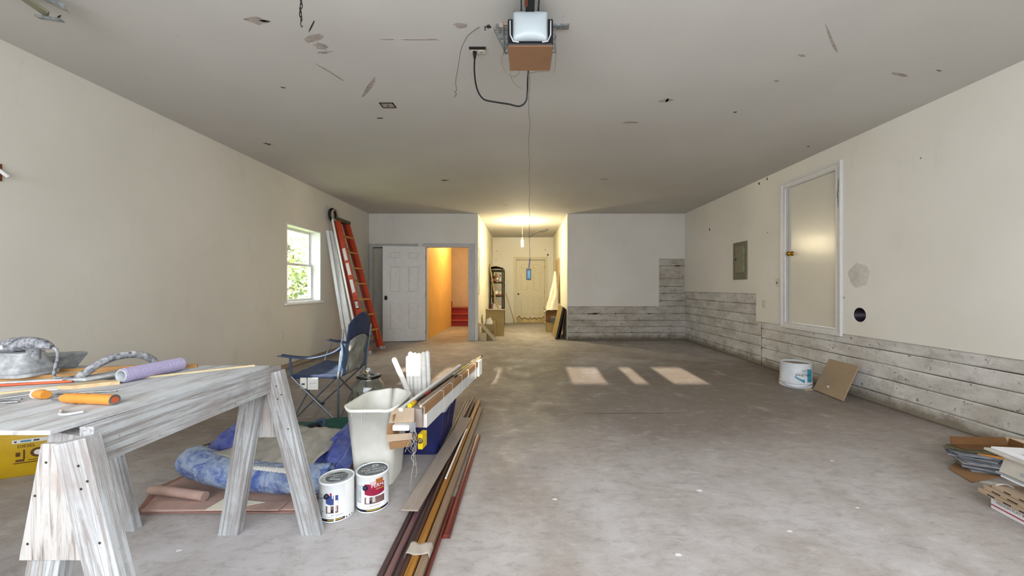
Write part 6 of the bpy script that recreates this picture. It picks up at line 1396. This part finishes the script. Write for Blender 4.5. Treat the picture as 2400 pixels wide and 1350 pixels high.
# carton pile nearer
def near_slab(px0, py0, px1, py1, z, th, mt, depth, lab, name, cat='carton', ext=.35):
    a, b_ = FP(px0, py0, z), FP(px1, py1, z); d = (b_-a).normalized(); b_ = b_+d*ext; nr = Vector((-d.y, d.x, 0)); nr = nr if nr.x > 0 else -nr
    m = MB(); m.prism([a, b_, b_+nr*depth, a+nr*depth*.9+d*.01], (0, 0, th)); o = build(m, name, mt, bevel=.0015)
    tag(o, lab, cat, G); return a, d, nr, o
wb = thing('priority_carton', 'white mailing carton with a red stripe at the bottom of the right pile', 'box', tuple(FP(2330, 1200)), G)
a = Vector((2.245, 2.02, 0)); a = FP(2322, 1190); b_ = FP(2400, 1232); d = (b_-a).normalized(); nr = Vector((-d.y, d.x, 0)); nr = nr if nr.x > 0 else -nr
m = MB(); e_ = a+d*.75; m.prism([a, e_, e_+nr*.30, a+nr*.30], (0, 0, .062)); build(m, 'carton_body', 'white_card', wb, bevel=.002)
q1, q2 = a-nr*.0008, e_-nr*.0008; m = MB(); m.quad8([q1+UP*.018, q2+UP*.018, q2+UP*.018+nr*.0005, q1+UP*.018+nr*.0005], [q1+UP*.024, q2+UP*.024, q2+UP*.024+nr*.0005, q1+UP*.024+nr*.0005]); build(m, 'red_stripe', 'red_print', wb)
text('lettering', 'MEDIUM FLAT RATE BOX', .018, lambda u, v: a+d*(.13+u)-nr*.001+UP*(.043+v), 'ink', wb)
zc = .0625
for i, (off, mt, th, lab) in enumerate(((-.045, 'card_l', .020, 'brown printed carton lying directly on the white mailing carton'), (-.03, 'card_l', .022, 'second brown flat carton in the right pile'), (.0, 'card_l', .022, 'third brown flat carton in the right pile, topmost of the brown ones'))):
    s0 = a+d*off-nr*(.02-.012*i)+UP*zc; e0 = s0+d*.85; m = MB(); m.prism([s0, e0, e0+nr*.32, s0+nr*.30+d*.02], (0, 0, th)); r_o = thing('flat_carton', lab, 'carton', tuple(s0), G); build(m, 'carton_body', mt, r_o, bevel=.002)
    random.seed(i+50)
    for k in range(5):
        t0 = .04+k*.075+random.uniform(0, .02); m = MB(); w0 = random.uniform(.03, .05); m.quad8([s0+d*t0-nr*.001+UP*.006, s0+d*(t0+w0)-nr*.001+UP*.006, s0+d*(t0+w0)+UP*.006, s0+d*t0+UP*.006], [s0+d*t0-nr*.001+UP*.012, s0+d*(t0+w0)-nr*.001+UP*.012, s0+d*(t0+w0)+UP*.012, s0+d*t0+UP*.012]); build(m, 'print_line', 'joint', r_o)
    zc += th+.0008
o = sheet4('plastic_scrap', a+d*-.13+nr*.06+UP*.075, a+d*.03-nr*.0+UP*.132, a+d*.05+nr*.06+UP*.133, a+d*-.09+nr*.12+UP*.085, 'white_plastic', 'curled white plastic scrap poking from the left of the brown cartons', 'scrap', lambda u, v: (0, 0, .012*math.sin(PI*v)), 12, 8, .002)
tag(o, None, None, G)
def tilebox(z, off, mt, lab, th=.010, dp=.26, nm_='white_tile', sh_=0.0):
    s0 = a+d*off+nr*(.03+sh_)+UP*z; e0 = s0+d*.8; m = MB(); m.prism([s0, e0, e0+nr*dp, s0+nr*dp*.8-d*.0], (0, 0, th)); o = build(m, nm_, mt, bevel=.0015); tag(o, lab, 'tile', G)
tilebox(zc+.001, .10, 'white_card', 'pale trim strip lying on the brown cartons at the right edge', .012, .2, 'pale_strip', .02)
tilebox(zc+.014, .06, 'joint', 'dark recessed slab between the brown cartons and white tiles', .030, .22, 'dark_slab', .06)
tilebox(zc+.045, .015, 'white_card', 'thick white sheet under the grey tile box', .010, .26, 'white_sheet')
tilebox(zc+.056, -.01, 'rim_grey', 'thin grey sheet above the thick white sheet', .008, .26, 'grey_sheet')
o = thing('tile_box', 'pale grey box of tiles near the top of the right pile', 'box', tuple(a+d*.0+nr*.04+UP*(zc+.066)), G)
s0 = a+nr*.035+UP*(zc+.0655); m = MB(); m.quad8([s0, s0+d*.8, s0+d*.8+nr*.26, s0+nr*.22], [s0+UP*.085+nr*.02+d*.01, s0+d*.8+UP*.085+nr*.02, s0+d*.8+nr*.26+UP*.085, s0+nr*.22+UP*.085+d*.01]); build(m, 'box_body', 'tile_l', o, bevel=.002)
m = MB(); m.obox(s0+d*.10+UP*.03+nr*.005, s0+d*.3+UP*.03+nr*.005, .004, .014, (0, 0, 1)); build(m, 'tape_strip', 'rim_grey', o)
for i, (off, sh_, mt, lab) in enumerate(((-.07, .0, 'tile_l', 'lower cream tile strip on the pale grey box'), (-.055, .02, 'white_card', 'upper cream tile strip on the pale grey box'), (.06, .06, 'white_card', 'short white tile strip set back on top of the right pile'))):
    tilebox(zc+.152+.0125*i, off, mt, lab, .0115, .18, 'tile_strip', sh_)
